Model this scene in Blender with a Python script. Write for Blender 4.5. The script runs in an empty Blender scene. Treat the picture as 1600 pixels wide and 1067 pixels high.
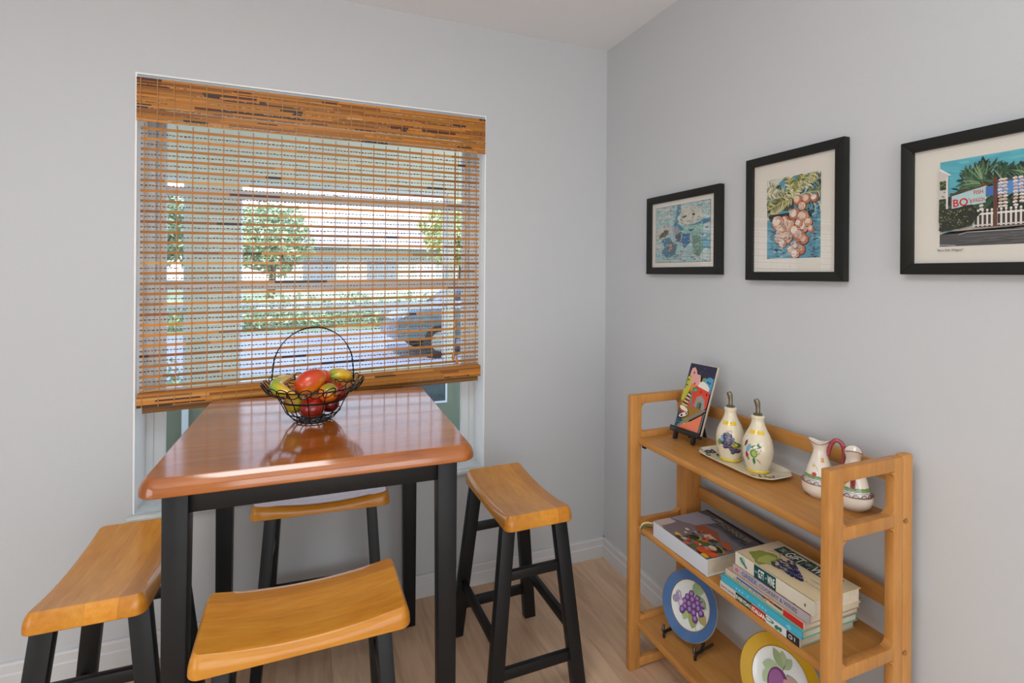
import bpy, bmesh, math, random
from mathutils import Vector, Matrix, noise
R = math.radians
PI = math.pi
scene = bpy.context.scene

# ------------------------------------------------------------------ camera
cam_d = bpy.data.cameras.new('camera')
cam = bpy.data.objects.new('camera', cam_d)
scene.collection.objects.link(cam)
scene.camera = cam
YAW, ROLL, FPX, PY = 0.3792, 0.0070, 804.57, 427.54
fw = Vector((math.sin(YAW), math.cos(YAW), 0)); rt = Vector((math.cos(YAW), -math.sin(YAW), 0)); up = Vector((0, 0, 1))
r2 = rt*math.cos(ROLL) + up*math.sin(ROLL); u2 = up*math.cos(ROLL) - rt*math.sin(ROLL)
M = Matrix((r2, u2, -fw)).transposed().to_4x4()
M.translation = Vector((-1.3476, -2.1536, 1.3593))
cam.matrix_world = M
cam_d.sensor_fit = 'HORIZONTAL'; cam_d.sensor_width = 36
cam_d.lens = FPX/1600*36
cam_d.shift_x = 0.0
cam_d.shift_y = (PY-533.5)/1600
cam_d.clip_start = 0.02; cam_d.clip_end = 200

# ------------------------------------------------------------------ world, sun, lights, exposure
w = bpy.data.worlds.new('sky'); scene.world = w; w.use_nodes = True
nt = w.node_tree; bg = nt.nodes['Background']
tc = nt.nodes.new('ShaderNodeTexCoord'); sx = nt.nodes.new('ShaderNodeSeparateXYZ'); cr = nt.nodes.new('ShaderNodeValToRGB')
nt.links.new(tc.outputs['Generated'], sx.inputs[0]); nt.links.new(sx.outputs['Z'], cr.inputs[0])
cr.color_ramp.elements[0].position = 0.0; cr.color_ramp.elements[0].color = (0.86, 0.93, 1.0, 1)
cr.color_ramp.elements[1].position = 0.6; cr.color_ramp.elements[1].color = (0.42, 0.62, 1.0, 1)
nt.links.new(cr.outputs[0], bg.inputs[0]); bg.inputs[1].default_value = 2.4

def lamp(name, kind, energy, color, loc, rot, size=None, size_y=None):
    d = bpy.data.lights.new(name, kind); d.energy = energy; d.color = color
    if kind == 'AREA':
        d.shape = 'RECTANGLE'; d.size = size; d.size_y = size_y or size
    o = bpy.data.objects.new(name, d); scene.collection.objects.link(o)
    o.location = loc; o.rotation_euler = rot
    return o
sun = lamp('sun', 'SUN', 3.6, (1, 0.95, 0.86), (0, -5, 8), (R(42), 0, R(-25)))
sun.data.angle = R(0.6)
# unseen fill lights added to even out the room
lamp('back_fill', 'AREA', 51, (0.925, 0.98, 1.0), (-1.1, -4.9, 1.0), (R(90), 0, 0), 2.8, 2.1)  # added fill from behind the camera, brightens the window wall evenly
lamp('side_fill', 'AREA', 38, (0.935, 0.985, 1.0), (-4.15, -3.4, 1.0), (0, R(-90), 0), 1.9, 2.6)  # added fill from the left, lifts the right wall and bookcase
lamp('corner_fill', 'AREA', 13, (0.94, 0.98, 1.0), (-1.65, -1.7, 2.38), (0, 0, 0), 0.7, 0.7)  # unseen overhead fill, added for the dim corner walls and floor
lamp('down_fill', 'AREA', 4, (0.96, 0.985, 1.0), (-2.1, -2.9, 2.30), (0, 0, 0), 1.8, 2.0)  # added soft fill pointing down, out of view
lamp('ceiling_fill', 'AREA', 7.5, (0.92, 0.975, 1.0), (-1.4, -3.0, 1.75), (R(180), 0, 0), 2.4, 2.6)  # unseen fill pointing up, added to brighten the ceiling
scene.view_settings.view_transform = 'Standard'
scene.view_settings.look = 'None'
scene.view_settings.gamma = 1.0
scene.view_settings.use_curve_mapping = False
scene.view_settings.exposure = 0.0
scene.cycles.use_denoising = True
scene.cycles.max_bounces = 10

# ------------------------------------------------------------------ helpers
def lin(c):
    return tuple(((v/255)/12.92 if v/255 <= 0.04045 else (((v/255)+0.055)/1.055)**2.4) for v in c)
def link(name, bm, mat, parent=None, smooth=True, props=None):
    me = bpy.data.meshes.new(name)
    bmesh.ops.recalc_face_normals(bm, faces=bm.faces)
    bm.to_mesh(me); bm.free()
    return link_mesh(name, me, mat, parent, smooth, props)
def link_mesh(name, me, mat, parent=None, smooth=True, props=None):
    if mat:
        for m in (mat if isinstance(mat, (list, tuple)) else [mat]): me.materials.append(m)
    if smooth:
        me.polygons.foreach_set('use_smooth', [True]*len(me.polygons))
        me.set_sharp_from_angle(angle=R(38))
    o = bpy.data.objects.new(name, me); scene.collection.objects.link(o)
    if parent: o.parent = parent
    if props:
        for k, v in props.items(): o[k] = v
    return o
def tag(o, label=None, cat=None, group=None, kind=None):
    if label: o['label'] = label
    if cat: o['category'] = cat
    if group: o['group'] = group
    if kind: o['kind'] = kind
    return o
def thing(name, label, cat, loc=(0, 0, 0), rz=0, group=None):
    o = bpy.data.objects.new(name, None); scene.collection.objects.link(o)
    o.empty_display_size = 0.05
    o.location = loc; o.rotation_euler = (0, 0, rz)
    return tag(o, label, cat, group)
def struct(name, bm, mat, smooth=False, parent=None):
    o = link(name, bm, mat, parent, smooth)
    o['kind'] = 'structure'
    return o
def dup_tree(o, parent=None):
    c = o.copy(); scene.collection.objects.link(c)
    if parent: c.parent = parent
    for ch in list(o.children):
        dup_tree(ch, c)
    return c
def NB(): return bmesh.new()
def box(bm, a, b, bev=0.0, seg=2):
    x0, y0, z0 = [min(p, q) for p, q in zip(a, b)]; x1, y1, z1 = [max(p, q) for p, q in zip(a, b)]
    vs = [bm.verts.new(p) for p in [(x0,y0,z0),(x1,y0,z0),(x1,y1,z0),(x0,y1,z0),(x0,y0,z1),(x1,y0,z1),(x1,y1,z1),(x0,y1,z1)]]
    fs = [bm.faces.new([vs[i] for i in f]) for f in [(0,3,2,1),(4,5,6,7),(0,1,5,4),(1,2,6,5),(2,3,7,6),(3,0,4,7)]]
    if bev > 0:
        es = list({e for f in fs for e in f.edges})
        bmesh.ops.bevel(bm, geom=es, offset=bev, segments=seg, affect='EDGES', profile=0.5)
def hexa(bm, lo, hi, bev=0.0):
    """lo, hi: four corners each, same winding"""
    vs = [bm.verts.new(p) for p in list(lo)+list(hi)]
    fs = [bm.faces.new([vs[i] for i in f]) for f in [(0,3,2,1),(4,5,6,7),(0,1,5,4),(1,2,6,5),(2,3,7,6),(3,0,4,7)]]
    if bev > 0:
        es = list({e for f in fs for e in f.edges})
        bmesh.ops.bevel(bm, geom=es, offset=bev, segments=2, affect='EDGES', profile=0.5)
def beam(bm, p, q, wv, hv, bev=0.002):
    """bar from p to q, half-width vectors wv, hv"""
    p, q, wv, hv = Vector(p), Vector(q), Vector(wv), Vector(hv)
    hexa(bm, [p-wv-hv, p+wv-hv, p+wv+hv, p-wv+hv], [q-wv-hv, q+wv-hv, q+wv+hv, q-wv+hv], bev)
def prism(bm, pts, d, bev=0.0):
    """closed outline pts (3D) extruded along vector d"""
    d = Vector(d)
    a = [bm.verts.new(Vector(p)) for p in pts]; b = [bm.verts.new(Vector(p)+d) for p in pts]
    n = len(pts); fs = [bm.faces.new(a), bm.faces.new(list(reversed(b)))]
    for i in range(n): fs.append(bm.faces.new([a[i], b[i], b[(i+1) % n], a[(i+1) % n]]))
    if bev > 0:
        es = list({e for f in fs[:2] for e in f.edges})
        bmesh.ops.bevel(bm, geom=es, offset=bev, segments=2, affect='EDGES', profile=0.5)
def tube(bm, pts, r, seg=8, closed=False, caps=True):
    pts = [Vector(p) for p in pts]; n = len(pts)
    rs = r if isinstance(r, (list, tuple)) else [r]*n
    prev = None; rings = []
    for i, p in enumerate(pts):
        if closed: t = pts[(i+1) % n]-pts[i-1]
        else: t = pts[min(i+1, n-1)]-pts[max(i-1, 0)]
        if t.length < 1e-9: t = Vector((0, 0, 1))
        t.normalize()
        if prev is None:
            a = Vector((0, 0, 1)) if abs(t.z) < 0.9 else Vector((1, 0, 0))
            nrm = t.cross(a).normalized()
        else:
            nrm = (prev - t*prev.dot(t))
            if nrm.length < 1e-6: nrm = t.cross(Vector((0, 0, 1)))
            nrm.normalize()
        prev = nrm; bi = t.cross(nrm)
        rings.append([bm.verts.new(p + (nrm*math.cos(2*PI*k/seg) + bi*math.sin(2*PI*k/seg))*rs[i]) for k in range(seg)])
    m = n if closed else n-1
    for i in range(m):
        A, B = rings[i], rings[(i+1) % n]
        for k in range(seg): bm.faces.new([A[k], A[(k+1) % seg], B[(k+1) % seg], B[k]])
    if caps and not closed:
        bm.faces.new(rings[0]); bm.faces.new(list(reversed(rings[-1])))
def lathe(bm, prof, c=(0, 0, 0), seg=32, wob=None):
    rings = []
    for (r, z) in prof:
        if r < 1e-6: rings.append([bm.verts.new((c[0], c[1], c[2]+z))])
        else:
            ring = []
            for k in range(seg):
                a = 2*PI*k/seg; rr, zz = (r, z) if wob is None else wob(r, z, a)
                ring.append(bm.verts.new((c[0]+rr*math.cos(a), c[1]+rr*math.sin(a), c[2]+zz)))
            rings.append(ring)
    for A, B in zip(rings, rings[1:]):
        for k in range(seg):
            j = (k+1) % seg
            if len(A) == 1 and len(B) == 1: continue
            if len(A) == 1: bm.faces.new([A[0], B[j], B[k]])
            elif len(B) == 1: bm.faces.new([A[k], A[j], B[0]])
            else: bm.faces.new([A[k], A[j], B[j], B[k]])
def rrect(hx, hy, r, n=6):
    pts = []
    for cx, cy, a0 in ((hx-r, hy-r, 0), (-hx+r, hy-r, 90), (-hx+r, -hy+r, 180), (hx-r, -hy+r, 270)):
        for i in range(n+1):
            a = R(a0+90*i/n); pts.append((cx+r*math.cos(a), cy+r*math.sin(a)))
    return pts
def slab(bm, hx, hy, rc, z0, z1, rb, rtp, zc=lambda x, y: 0.0, long_div=0):
    """rounded slab: plan rounded rectangle, bottom edge radius rb, top edge radius rtp, curved by zc"""
    def outline(ins):
        o = []
        base = rrect(hx-ins, hy-ins, max(rc-ins, 0.003))
        for i, p in enumerate(base):
            q = base[(i+1) % len(base)]
            o.append(p)
            if long_div and math.hypot(q[0]-p[0], q[1]-p[1]) > 0.1:
                for k in range(1, long_div): o.append((p[0]+(q[0]-p[0])*k/long_div, p[1]+(q[1]-p[1])*k/long_div))
        return o
    rings = []
    def add(pts, z): rings.append([bm.verts.new((x, y, z+zc(x, y)*max(0.0, (z-z0)/(z1-z0)))) for x, y in pts])
    inner = [0.0, 0.25, 0.5, 0.75, 0.9]
    ob = outline(rb)
    for s in inner: add([(x*s if s > 0 else x*0.02, y*s if s > 0 else y*0.02) for x, y in ob], z0)
    add(ob, z0)
    for k in range(1, 4):
        a = R(90*k/3); add(outline(rb*(1-math.sin(a))), z0+rb*(1-math.cos(a)))
    for k in range(0, 8):
        t_ = k/7; add(outline(rtp*t_**2.6), z0+rb+(z1-z0-rb-0.0012)*t_)
    add(outline(rtp+0.0012), z1)
    ot = outline(rtp+0.003)
    for s in reversed(inner): add([(x*s if s > 0 else x*0.02, y*s if s > 0 else y*0.02) for x, y in ot], z1)
    n = len(rings[0])
    for A, B in zip(rings, rings[1:]):
        for k in range(n): bm.faces.new([A[k], A[(k+1) % n], B[(k+1) % n], B[k]])
    bm.faces.new(rings[0]); bm.faces.new(rings[-1])

# ------------------------------------------------------------------ materials
def newmat(name):
    m = bpy.data.materials.new(name); m.use_nodes = True
    return m, m.node_tree, m.node_tree.nodes['Principled BSDF']
def mat(name, col, rough=0.5, metal=0.0, spec=0.5, coat=0.0, coat_r=0.1, var=0.0, scale=20, bump=0.0, bscale=200, sub=0.0):
    m, nt, b = newmat(name); c = (*lin(col), 1)
    b.inputs['Base Color'].default_value = c; b.inputs['Roughness'].default_value = rough
    b.inputs['Metallic'].default_value = metal; b.inputs['Specular IOR Level'].default_value = spec
    b.inputs['Coat Weight'].default_value = coat; b.inputs['Coat Roughness'].default_value = coat_r
    if sub: b.inputs['Subsurface Weight'].default_value = sub; b.inputs['Subsurface Scale'].default_value = 0.01
    t = nt.nodes.new('ShaderNodeTexCoord')
    if var > 0:
        n = nt.nodes.new('ShaderNodeTexNoise'); n.inputs['Scale'].default_value = scale; n.inputs['Detail'].default_value = 4
        nt.links.new(t.outputs['Object'], n.inputs[0])
        r = nt.nodes.new('ShaderNodeValToRGB')
        r.color_ramp.elements[0].position = 0.3; r.color_ramp.elements[1].position = 0.7
        r.color_ramp.elements[0].color = tuple(v*(1-var) for v in c[:3])+(1,)
        r.color_ramp.elements[1].color = tuple(min(1, v*(1+var)) for v in c[:3])+(1,)
        nt.links.new(n.outputs['Fac'], r.inputs[0]); nt.links.new(r.outputs[0], b.inputs['Base Color'])
    if bump > 0:
        n = nt.nodes.new('ShaderNodeTexNoise'); n.inputs['Scale'].default_value = bscale; n.inputs['Detail'].default_value = 3
        nt.links.new(t.outputs['Object'], n.inputs[0])
        bp = nt.nodes.new('ShaderNodeBump'); bp.inputs['Strength'].default_value = bump; bp.inputs['Distance'].default_value = 0.002
        nt.links.new(n.outputs['Fac'], bp.inputs['Height']); nt.links.new(bp.outputs[0], b.inputs['Normal'])
    return m
def wood(name, dark, mid, light, axis='Y', rough=0.35, coat=0.5, coat_r=0.12, coat_ior=1.5, strip=0.0, strip_axis='X', gscale=1.0, tint=0.12):
    m, nt, b = newmat(name)
    N = nt.nodes.new; L = nt.links.new
    t = N('ShaderNodeTexCoord'); mp = N('ShaderNodeMapping')
    s = {'X': (2.2, 15, 15), 'Y': (15, 2.2, 15), 'Z': (15, 15, 2.2)}[axis]
    mp.inputs['Scale'].default_value = tuple(v*gscale for v in s)
    L(t.outputs['Object'], mp.inputs[0])
    vec = mp.outputs[0]
    if strip > 0:
        sp = N('ShaderNodeSeparateXYZ'); L(t.outputs['Object'], sp.inputs[0])
        dv = N('ShaderNodeMath'); dv.operation = 'DIVIDE'; dv.inputs[1].default_value = strip; L(sp.outputs[strip_axis], dv.inputs[0])
        fl = N('ShaderNodeMath'); fl.operation = 'FLOOR'; L(dv.outputs[0], fl.inputs[0])
        wn = N('ShaderNodeTexWhiteNoise'); wn.noise_dimensions = '1D'; L(fl.outputs[0], wn.inputs['W'])
        ad = N('ShaderNodeVectorMath'); ad.operation = 'MULTIPLY_ADD'; L(wn.outputs['Color'], ad.inputs[0])
        ad.inputs[1].default_value = (30, 30, 30); L(mp.outputs[0], ad.inputs[2]); vec = ad.outputs[0]
    n = N('ShaderNodeTexNoise'); n.inputs['Scale'].default_value = 1.0; n.inputs['Detail'].default_value = 6; n.inputs['Roughness'].default_value = 0.62; n.inputs['Distortion'].default_value = 0.7
    L(vec, n.inputs[0])
    n2 = N('ShaderNodeTexNoise'); n2.inputs['Scale'].default_value = 7.0; n2.inputs['Detail'].default_value = 3
    L(vec, n2.inputs[0])
    n3 = N('ShaderNodeTexNoise'); n3.inputs['Scale'].default_value = 5.0; L(t.outputs['Object'], n3.inputs[0])
    mx = N('ShaderNodeMath'); mx.operation = 'MULTIPLY_ADD'; mx.inputs[1].default_value = 0.25; L(n2.outputs['Fac'], mx.inputs[0])
    m3 = N('ShaderNodeMath'); m3.operation = 'MULTIPLY_ADD'; m3.inputs[1].default_value = 0.55; L(n.outputs['Fac'], m3.inputs[0])
    m4 = N('ShaderNodeMath'); m4.operation = 'MULTIPLY'; m4.inputs[1].default_value = 0.2; L(n3.outputs['Fac'], m4.inputs[0])
    L(m4.outputs[0], m3.inputs[2]); L(m3.outputs[0], mx.inputs[2])
    r = N('ShaderNodeValToRGB'); r.color_ramp.elements[0].position = 0.28; r.color_ramp.elements[1].position = 0.72
    r.color_ramp.elements[0].color = (*lin(dark), 1); r.color_ramp.elements[1].color = (*lin(light), 1)
    e = r.color_ramp.elements.new(0.5); e.color = (*lin(mid), 1)
    L(mx.outputs[0], r.inputs[0])
    out = r.outputs[0]
    if strip > 0:
        hs = N('ShaderNodeHueSaturation'); L(out, hs.inputs['Color'])
        mr = N('ShaderNodeMapRange'); mr.inputs['To Min'].default_value = 1-tint; mr.inputs['To Max'].default_value = 1+tint
        L(wn.outputs['Value'], mr.inputs['Value']); L(mr.outputs[0], hs.inputs['Value']); out = hs.outputs[0]
    L(out, b.inputs['Base Color'])
    b.inputs['Roughness'].default_value = rough; b.inputs['Specular IOR Level'].default_value = 0.15
    b.inputs['Coat Weight'].default_value = coat; b.inputs['Coat Roughness'].default_value = coat_r; b.inputs['Coat IOR'].default_value = coat_ior
    bp = N('ShaderNodeBump'); bp.inputs['Strength'].default_value = 0.05; bp.inputs['Distance'].default_value = 0.001
    L(n2.outputs['Fac'], bp.inputs['Height']); L(bp.outputs[0], b.inputs['Normal'])
    return m
def attr_mat(name, rough=0.6, coat=0.0, trans=0.0, coat_r=0.1, spec=0.5):
    m, nt, b = newmat(name)
    a = nt.nodes.new('ShaderNodeAttribute'); a.attribute_name = 'Col'
    nt.links.new(a.outputs['Color'], b.inputs['Base Color'])
    b.inputs['Roughness'].default_value = rough; b.inputs['Coat Weight'].default_value = coat; b.inputs['Coat Roughness'].default_value = coat_r
    b.inputs['Specular IOR Level'].default_value = spec
    if trans > 0:
        tr = nt.nodes.new('ShaderNodeBsdfTranslucent'); mx = nt.nodes.new('ShaderNodeMixShader'); mx.inputs[0].default_value = trans
        nt.links.new(a.outputs['Color'], tr.inputs[0]); nt.links.new(b.outputs[0], mx.inputs[1]); nt.links.new(tr.outputs[0], mx.inputs[2])
        nt.links.new(mx.outputs[0], nt.nodes['Material Output'].inputs[0])
    return m
def glass_pane(name, tint=(1, 1, 1), ior=1.5, rough=0.0):
    m = bpy.data.materials.new(name); m.use_nodes = True; nt = m.node_tree; nt.nodes.clear()
    o = nt.nodes.new('ShaderNodeOutputMaterial'); t = nt.nodes.new('ShaderNodeBsdfTransparent'); t.inputs[0].default_value = (*tint, 1)
    g = nt.nodes.new('ShaderNodeBsdfGlossy'); g.inputs['Roughness'].default_value = rough
    f = nt.nodes.new('ShaderNodeFresnel'); f.inputs[0].default_value = ior; mx = nt.nodes.new('ShaderNodeMixShader')
    ge = nt.nodes.new('ShaderNodeNewGeometry'); om = nt.nodes.new('ShaderNodeMath'); om.operation = 'SUBTRACT'; om.inputs[0].default_value = 1.0; nt.links.new(ge.outputs['Backfacing'], om.inputs[1]); pm = nt.nodes.new('ShaderNodeMath'); pm.operation = 'MULTIPLY'; nt.links.new(f.outputs[0], pm.inputs[0]); nt.links.new(om.outputs[0], pm.inputs[1]); nt.links.new(pm.outputs[0], mx.inputs[0]); nt.links.new(t.outputs[0], mx.inputs[1]); nt.links.new(g.outputs[0], mx.inputs[2]); nt.links.new(mx.outputs[0], o.inputs[0])
    return m

WALL = mat('wall_paint', (201, 203, 206), 0.75, var=0.012, scale=1.5, bump=0.25, bscale=90)
CEIL = mat('ceiling_paint', (238, 239, 242), 0.85, bump=0.7, bscale=120)
TRIM = mat('trim_paint', (212, 212, 214), 0.45)
REVEAL = mat('reveal_paint', (246, 246, 246), 0.6)
VINYL = mat('window_vinyl', (225, 228, 230), 0.35)
GLASS = glass_pane('window_glass')
PGLASS = glass_pane('picture_glass', ior=1.5)
BLACK = mat('black_paint', (19, 21, 24), 0.46, spec=0.3, coat=0.06, coat_r=0.25, var=0.15, scale=6, bump=0.05, bscale=60)
BLACKWOOD = mat('black_lacquer', (22, 19, 19), 0.35, coat=0.4)
WIRE = mat('black_wire', (22, 25, 24), 0.4, metal=0.4)
FRAMEM = mat('frame_black', (28, 29, 26), 0.55, spec=0.3, var=0.2, scale=3)
TOPW = wood('table_wood', (122, 58, 6), (162, 86, 10), (184, 108, 20), 'X', 0.45, 1.0, 0.11, 1.78, strip=0.085, strip_axis='Y', tint=0.10)
SEATW = wood('seat_wood', (182, 104, 22), (210, 138, 42), (226, 164, 66), 'Y', 0.42, 0.7, 0.16, 1.5, strip=0.062, strip_axis='X', tint=0.14)
SHELFW = wood('shelf_wood', (166, 108, 50), (192, 134, 70), (208, 154, 92), 'Y', 0.42, 0.25, 0.3, 1.45, strip=0.075, strip_axis='X', tint=0.06)
POSTW = wood('post_wood', (164, 106, 50), (190, 132, 70), (206, 150, 88), 'Z', 0.42, 0.25, 0.3, 1.45)

# floor of wide vinyl planks
m, nt, b = newmat('floor_planks'); FLOOR = m
N = nt.nodes.new; L = nt.links.new
t = N('ShaderNodeTexCoord'); mp = N('ShaderNodeMapping'); mp.inputs['Rotation'].default_value = (0, 0, R(90)); L(t.outputs['Object'], mp.inputs[0])
bk = N('ShaderNodeTexBrick'); L(mp.outputs[0], bk.inputs[0])
bk.inputs['Color1'].default_value = (*lin((222, 188, 156)), 1); bk.inputs['Color2'].default_value = (*lin((210, 174, 142)), 1)
bk.inputs['Mortar'].default_value = (*lin((174, 140, 116)), 1); bk.inputs['Scale'].default_value = 1.0
bk.inputs['Brick Width'].default_value = 1.2; bk.inputs['Row Height'].default_value = 0.18; bk.inputs['Mortar Size'].default_value = 0.0008
bk.offset = 0.37
mg = N('ShaderNodeMapping'); mg.inputs['Scale'].default_value = (16, 1.6, 1); L(t.outputs['Object'], mg.inputs[0])
gn = N('ShaderNodeTexNoise'); gn.inputs['Scale'].default_value = 1.3; gn.inputs['Detail'].default_value = 7; gn.inputs['Roughness'].default_value = 0.6; gn.inputs['Distortion'].default_value = 1.2; L(mg.outputs[0], gn.inputs[0])
gr = N('ShaderNodeValToRGB'); gr.color_ramp.elements[0].position = 0.32; gr.color_ramp.elements[1].position = 0.6
gr.color_ramp.elements[0].color = (0.74, 0.72, 0.70, 1); gr.color_ramp.elements[1].color = (1.04, 1.04, 1.04, 1); L(gn.outputs['Fac'], gr.inputs[0])
mu = N('ShaderNodeMixRGB'); mu.blend_type = 'MULTIPLY'; mu.inputs[0].default_value = 1.0; L(bk.outputs['Color'], mu.inputs[1]); L(gr.outputs[0], mu.inputs[2])
L(mu.outputs[0], b.inputs['Base Color']); b.inputs['Roughness'].default_value = 0.42

# ------------------------------------------------------------------ painted decoration (flat colour shapes in one mesh)
class Art:
    """coloured polygons in (u, v) metres; f maps (u, v, lift) to 3D"""
    def __init__(s, f, lift=0.00012, rng=1): s.f = f; s.v = []; s.faces = []; s.c = []; s.k = 0; s.nv = 0; s.lift = lift; s.r = random.Random(rng)
    def face(s, pts, col):
        i = len(s.v); s.v += [tuple(s.f(u, v, s.k*s.lift)) for u, v in pts]; s.faces.append(list(range(i, i+len(pts)))); s.c.append(lin(col))
    def poly(s, pts, col, up=True):
        if up: s.k += 1
        s.face(pts, col)
    def rect(s, u0, v0, u1, v1, col, nu=1, nv=1):
        s.k += 1
        if s.nv: nv = s.nv
        for i in range(nu):
            for j in range(nv):
                a, b_, c, d = u0+(u1-u0)*i/nu, u0+(u1-u0)*(i+1)/nu, v0+(v1-v0)*j/nv, v0+(v1-v0)*(j+1)/nv
                s.face([(a, c), (b_, c), (b_, d), (a, d)], col)
    def ell(s, u, v, a, b_, col, rot=0, n=16, up=True):
        if up: s.k += 1
        cr_, sr = math.cos(R(rot)), math.sin(R(rot))
        s.face([(u+a*math.cos(t)*cr_-b_*math.sin(t)*sr, v+a*math.cos(t)*sr+b_*math.sin(t)*cr_) for t in [2*PI*i/n for i in range(n)]], col)
    def stroke(s, pts, w_, col, up=True, taper=True):
        if up: s.k += 1
        n = len(pts); Lp = []; Rp = []
        for i in range(n):
            a = pts[max(i-1, 0)]; c = pts[min(i+1, n-1)]; dx, dy = c[0]-a[0], c[1]-a[1]; l = math.hypot(dx, dy) or 1
            ww = w_/2*(1 if not taper else max(0.15, math.sin(PI*(i+0.6)/(n+0.2))))
            Lp.append((pts[i][0]-dy/l*ww, pts[i][1]+dx/l*ww)); Rp.append((pts[i][0]+dy/l*ww, pts[i][1]-dx/l*ww))
        for i in range(n-1): s.face([Lp[i], Lp[i+1], Rp[i+1], Rp[i]], col)
    def leaf(s, u, v, l, w_, rot, col):
        s.k += 1; c_, s_ = math.cos(R(rot)), math.sin(R(rot)); p = []
        for i in range(9):
            t_ = i/8; p.append((t_*l, w_*math.sin(PI*t_)**0.8/2))
        for i in range(7, 0, -1):
            t_ = i/8; p.append((t_*l, -w_*math.sin(PI*t_)**0.8/2))
        s.face([(u+x*c_-y*s_, v+x*s_+y*c_) for x, y in p], col)
    def text(s, body, u, v, h, col, rot=0, wid=None, align='LEFT', squeeze=1.0):
        s.k += 1
        cu = bpy.data.curves.new('lettering', 'FONT'); cu.body = body; cu.size = 1.0; cu.align_x = align; cu.resolution_u = 2; cu.offset = 0.022
        ob = bpy.data.objects.new('lettering', cu); scene.collection.objects.link(ob)
        dg = bpy.context.evaluated_depsgraph_get(); me = ob.evaluated_get(dg).to_mesh()
        xs = [q.co.x for q in me.vertices]; sc = h/0.70; sxx = sc*squeeze
        if wid and xs: sxx = wid/(max(xs)-min(xs))
        c_, s_ = math.cos(R(rot)), math.sin(R(rot)); i0 = len(s.v)
        for q in me.vertices:
            x, y = q.co.x*sxx, q.co.y*sc; s.v.append(tuple(s.f(u+x*c_-y*s_, v+x*s_+y*c_, s.k*s.lift)))
        for p in me.polygons: s.faces.append([i0+j for j in p.vertices]); s.c.append(lin(col))
        ob.evaluated_get(dg).to_mesh_clear(); bpy.data.objects.remove(ob); bpy.data.curves.remove(cu)
    def build(s, name, m_, parent=None, label=None):
        me = bpy.data.meshes.new(name); me.from_pydata(s.v, [], s.faces)
        ca = me.color_attributes.new('Col', 'FLOAT_COLOR', 'CORNER'); arr = []
        for p in me.polygons: arr += [*s.c[p.index], 1.0]*p.loop_total
        ca.data.foreach_set('color', arr)
        o = link_mesh(name, me, m_, parent, False)
        if label: o['label'] = label
        return o
PAPER = attr_mat('printed_paper', 0.7, spec=0.3)
GLOSSY = attr_mat('glossy_print', 0.35, 0.4, spec=0.4)
CERP = attr_mat('painted_glaze', 0.25, 0.7, coat_r=0.06)

class CB:
    """coloured boxes collected in one mesh (woven slats)"""
    def __init__(s): s.v = []; s.f = []; s.c = []
    def box(s, a, b_, col, dz1=0.0):
        i = len(s.v); x0, y0, z0 = a; x1, y1, z1 = b_
        s.v += [(x0,y0,z0),(x1,y0,z0+dz1),(x1,y1,z0+dz1),(x0,y1,z0),(x0,y0,z1),(x1,y0,z1+dz1),(x1,y1,z1+dz1),(x0,y1,z1)]
        for q in [(0,3,2,1),(4,5,6,7),(0,1,5,4),(1,2,6,5),(2,3,7,6),(3,0,4,7)]: s.f.append([i+k for k in q]); s.c.append(col)
    def build(s, name, m_, parent=None):
        me = bpy.data.meshes.new(name); me.from_pydata(s.v, [], s.f)
        ca = me.color_attributes.new('Col', 'FLOAT_COLOR', 'CORNER'); arr = []
        for p, c in zip(me.polygons, s.c): arr += [*c, 1.0]*p.loop_total
        ca.data.foreach_set('color', arr)
        return link_mesh(name, me, m_, parent, False)

# ================================================================== SETTING
H = 2.44; X0 = -4.2; Y0 = -5.0; XL, XR, ZB, ZT = -1.9075, -0.616, 0.511, 2.054; WD = 0.22
bm = NB(); box(bm, (X0-0.2, Y0-0.2, -0.15), (0.2, WD, 0.0)); struct('floor', bm, FLOOR)
bm = NB(); box(bm, (X0-0.2, Y0-0.2, H), (0.2, WD, H+0.2)); struct('ceiling', bm, CEIL)
bm = NB()   # window wall with opening
box(bm, (X0-0.2, 0, 0), (XL, WD, H)); box(bm, (XR, 0, 0), (0.2, WD, H)); box(bm, (XL, 0, 0), (XR, WD, ZB-0.02)); box(bm, (XL, 0, ZT), (XR, WD, H))
struct('wall_front', bm, WALL)
bm = NB(); box(bm, (0, Y0-0.2, 0), (0.2, 0, H)); struct('wall_right', bm, WALL)
bm = NB(); box(bm, (X0-0.2, Y0-0.2, 0), (X0, 0, H)); struct('wall_left', bm, WALL)
bm = NB(); box(bm, (X0, Y0-0.2, 0), (0, Y0, H)); struct('wall_back', bm, WALL)
def baseboard(name, horiz):
    prof = [(0, 0), (0.016, 0), (0.016, 0.052), (0.0125, 0.057), (0.0125, 0.083), (0.009, 0.088), (0.009, 0.0915), (0, 0.0915)]
    bm = NB()
    if horiz: pts = [(X0, -d, z) for d, z in prof]; prism(bm, pts, (-X0, 0, 0))
    else: pts = [(-d, Y0, z) for d, z in prof]; prism(bm, pts, (0, -Y0, 0))
    struct(name, bm, TRIM)
baseboard('baseboard_front', True); baseboard('baseboard_right', False)
# plaster reveals of the window opening
bm = NB(); t_ = 0.006
box(bm, (XL, 0.001, ZB), (XL+t_, 0.135, ZT)); box(bm, (XR-t_, 0.001, ZB), (XR, 0.135, ZT)); box(bm, (XL+t_, 0.001, ZT-t_), (XR-t_, 0.135, ZT))
struct('trim_1', bm, REVEAL)
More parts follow.
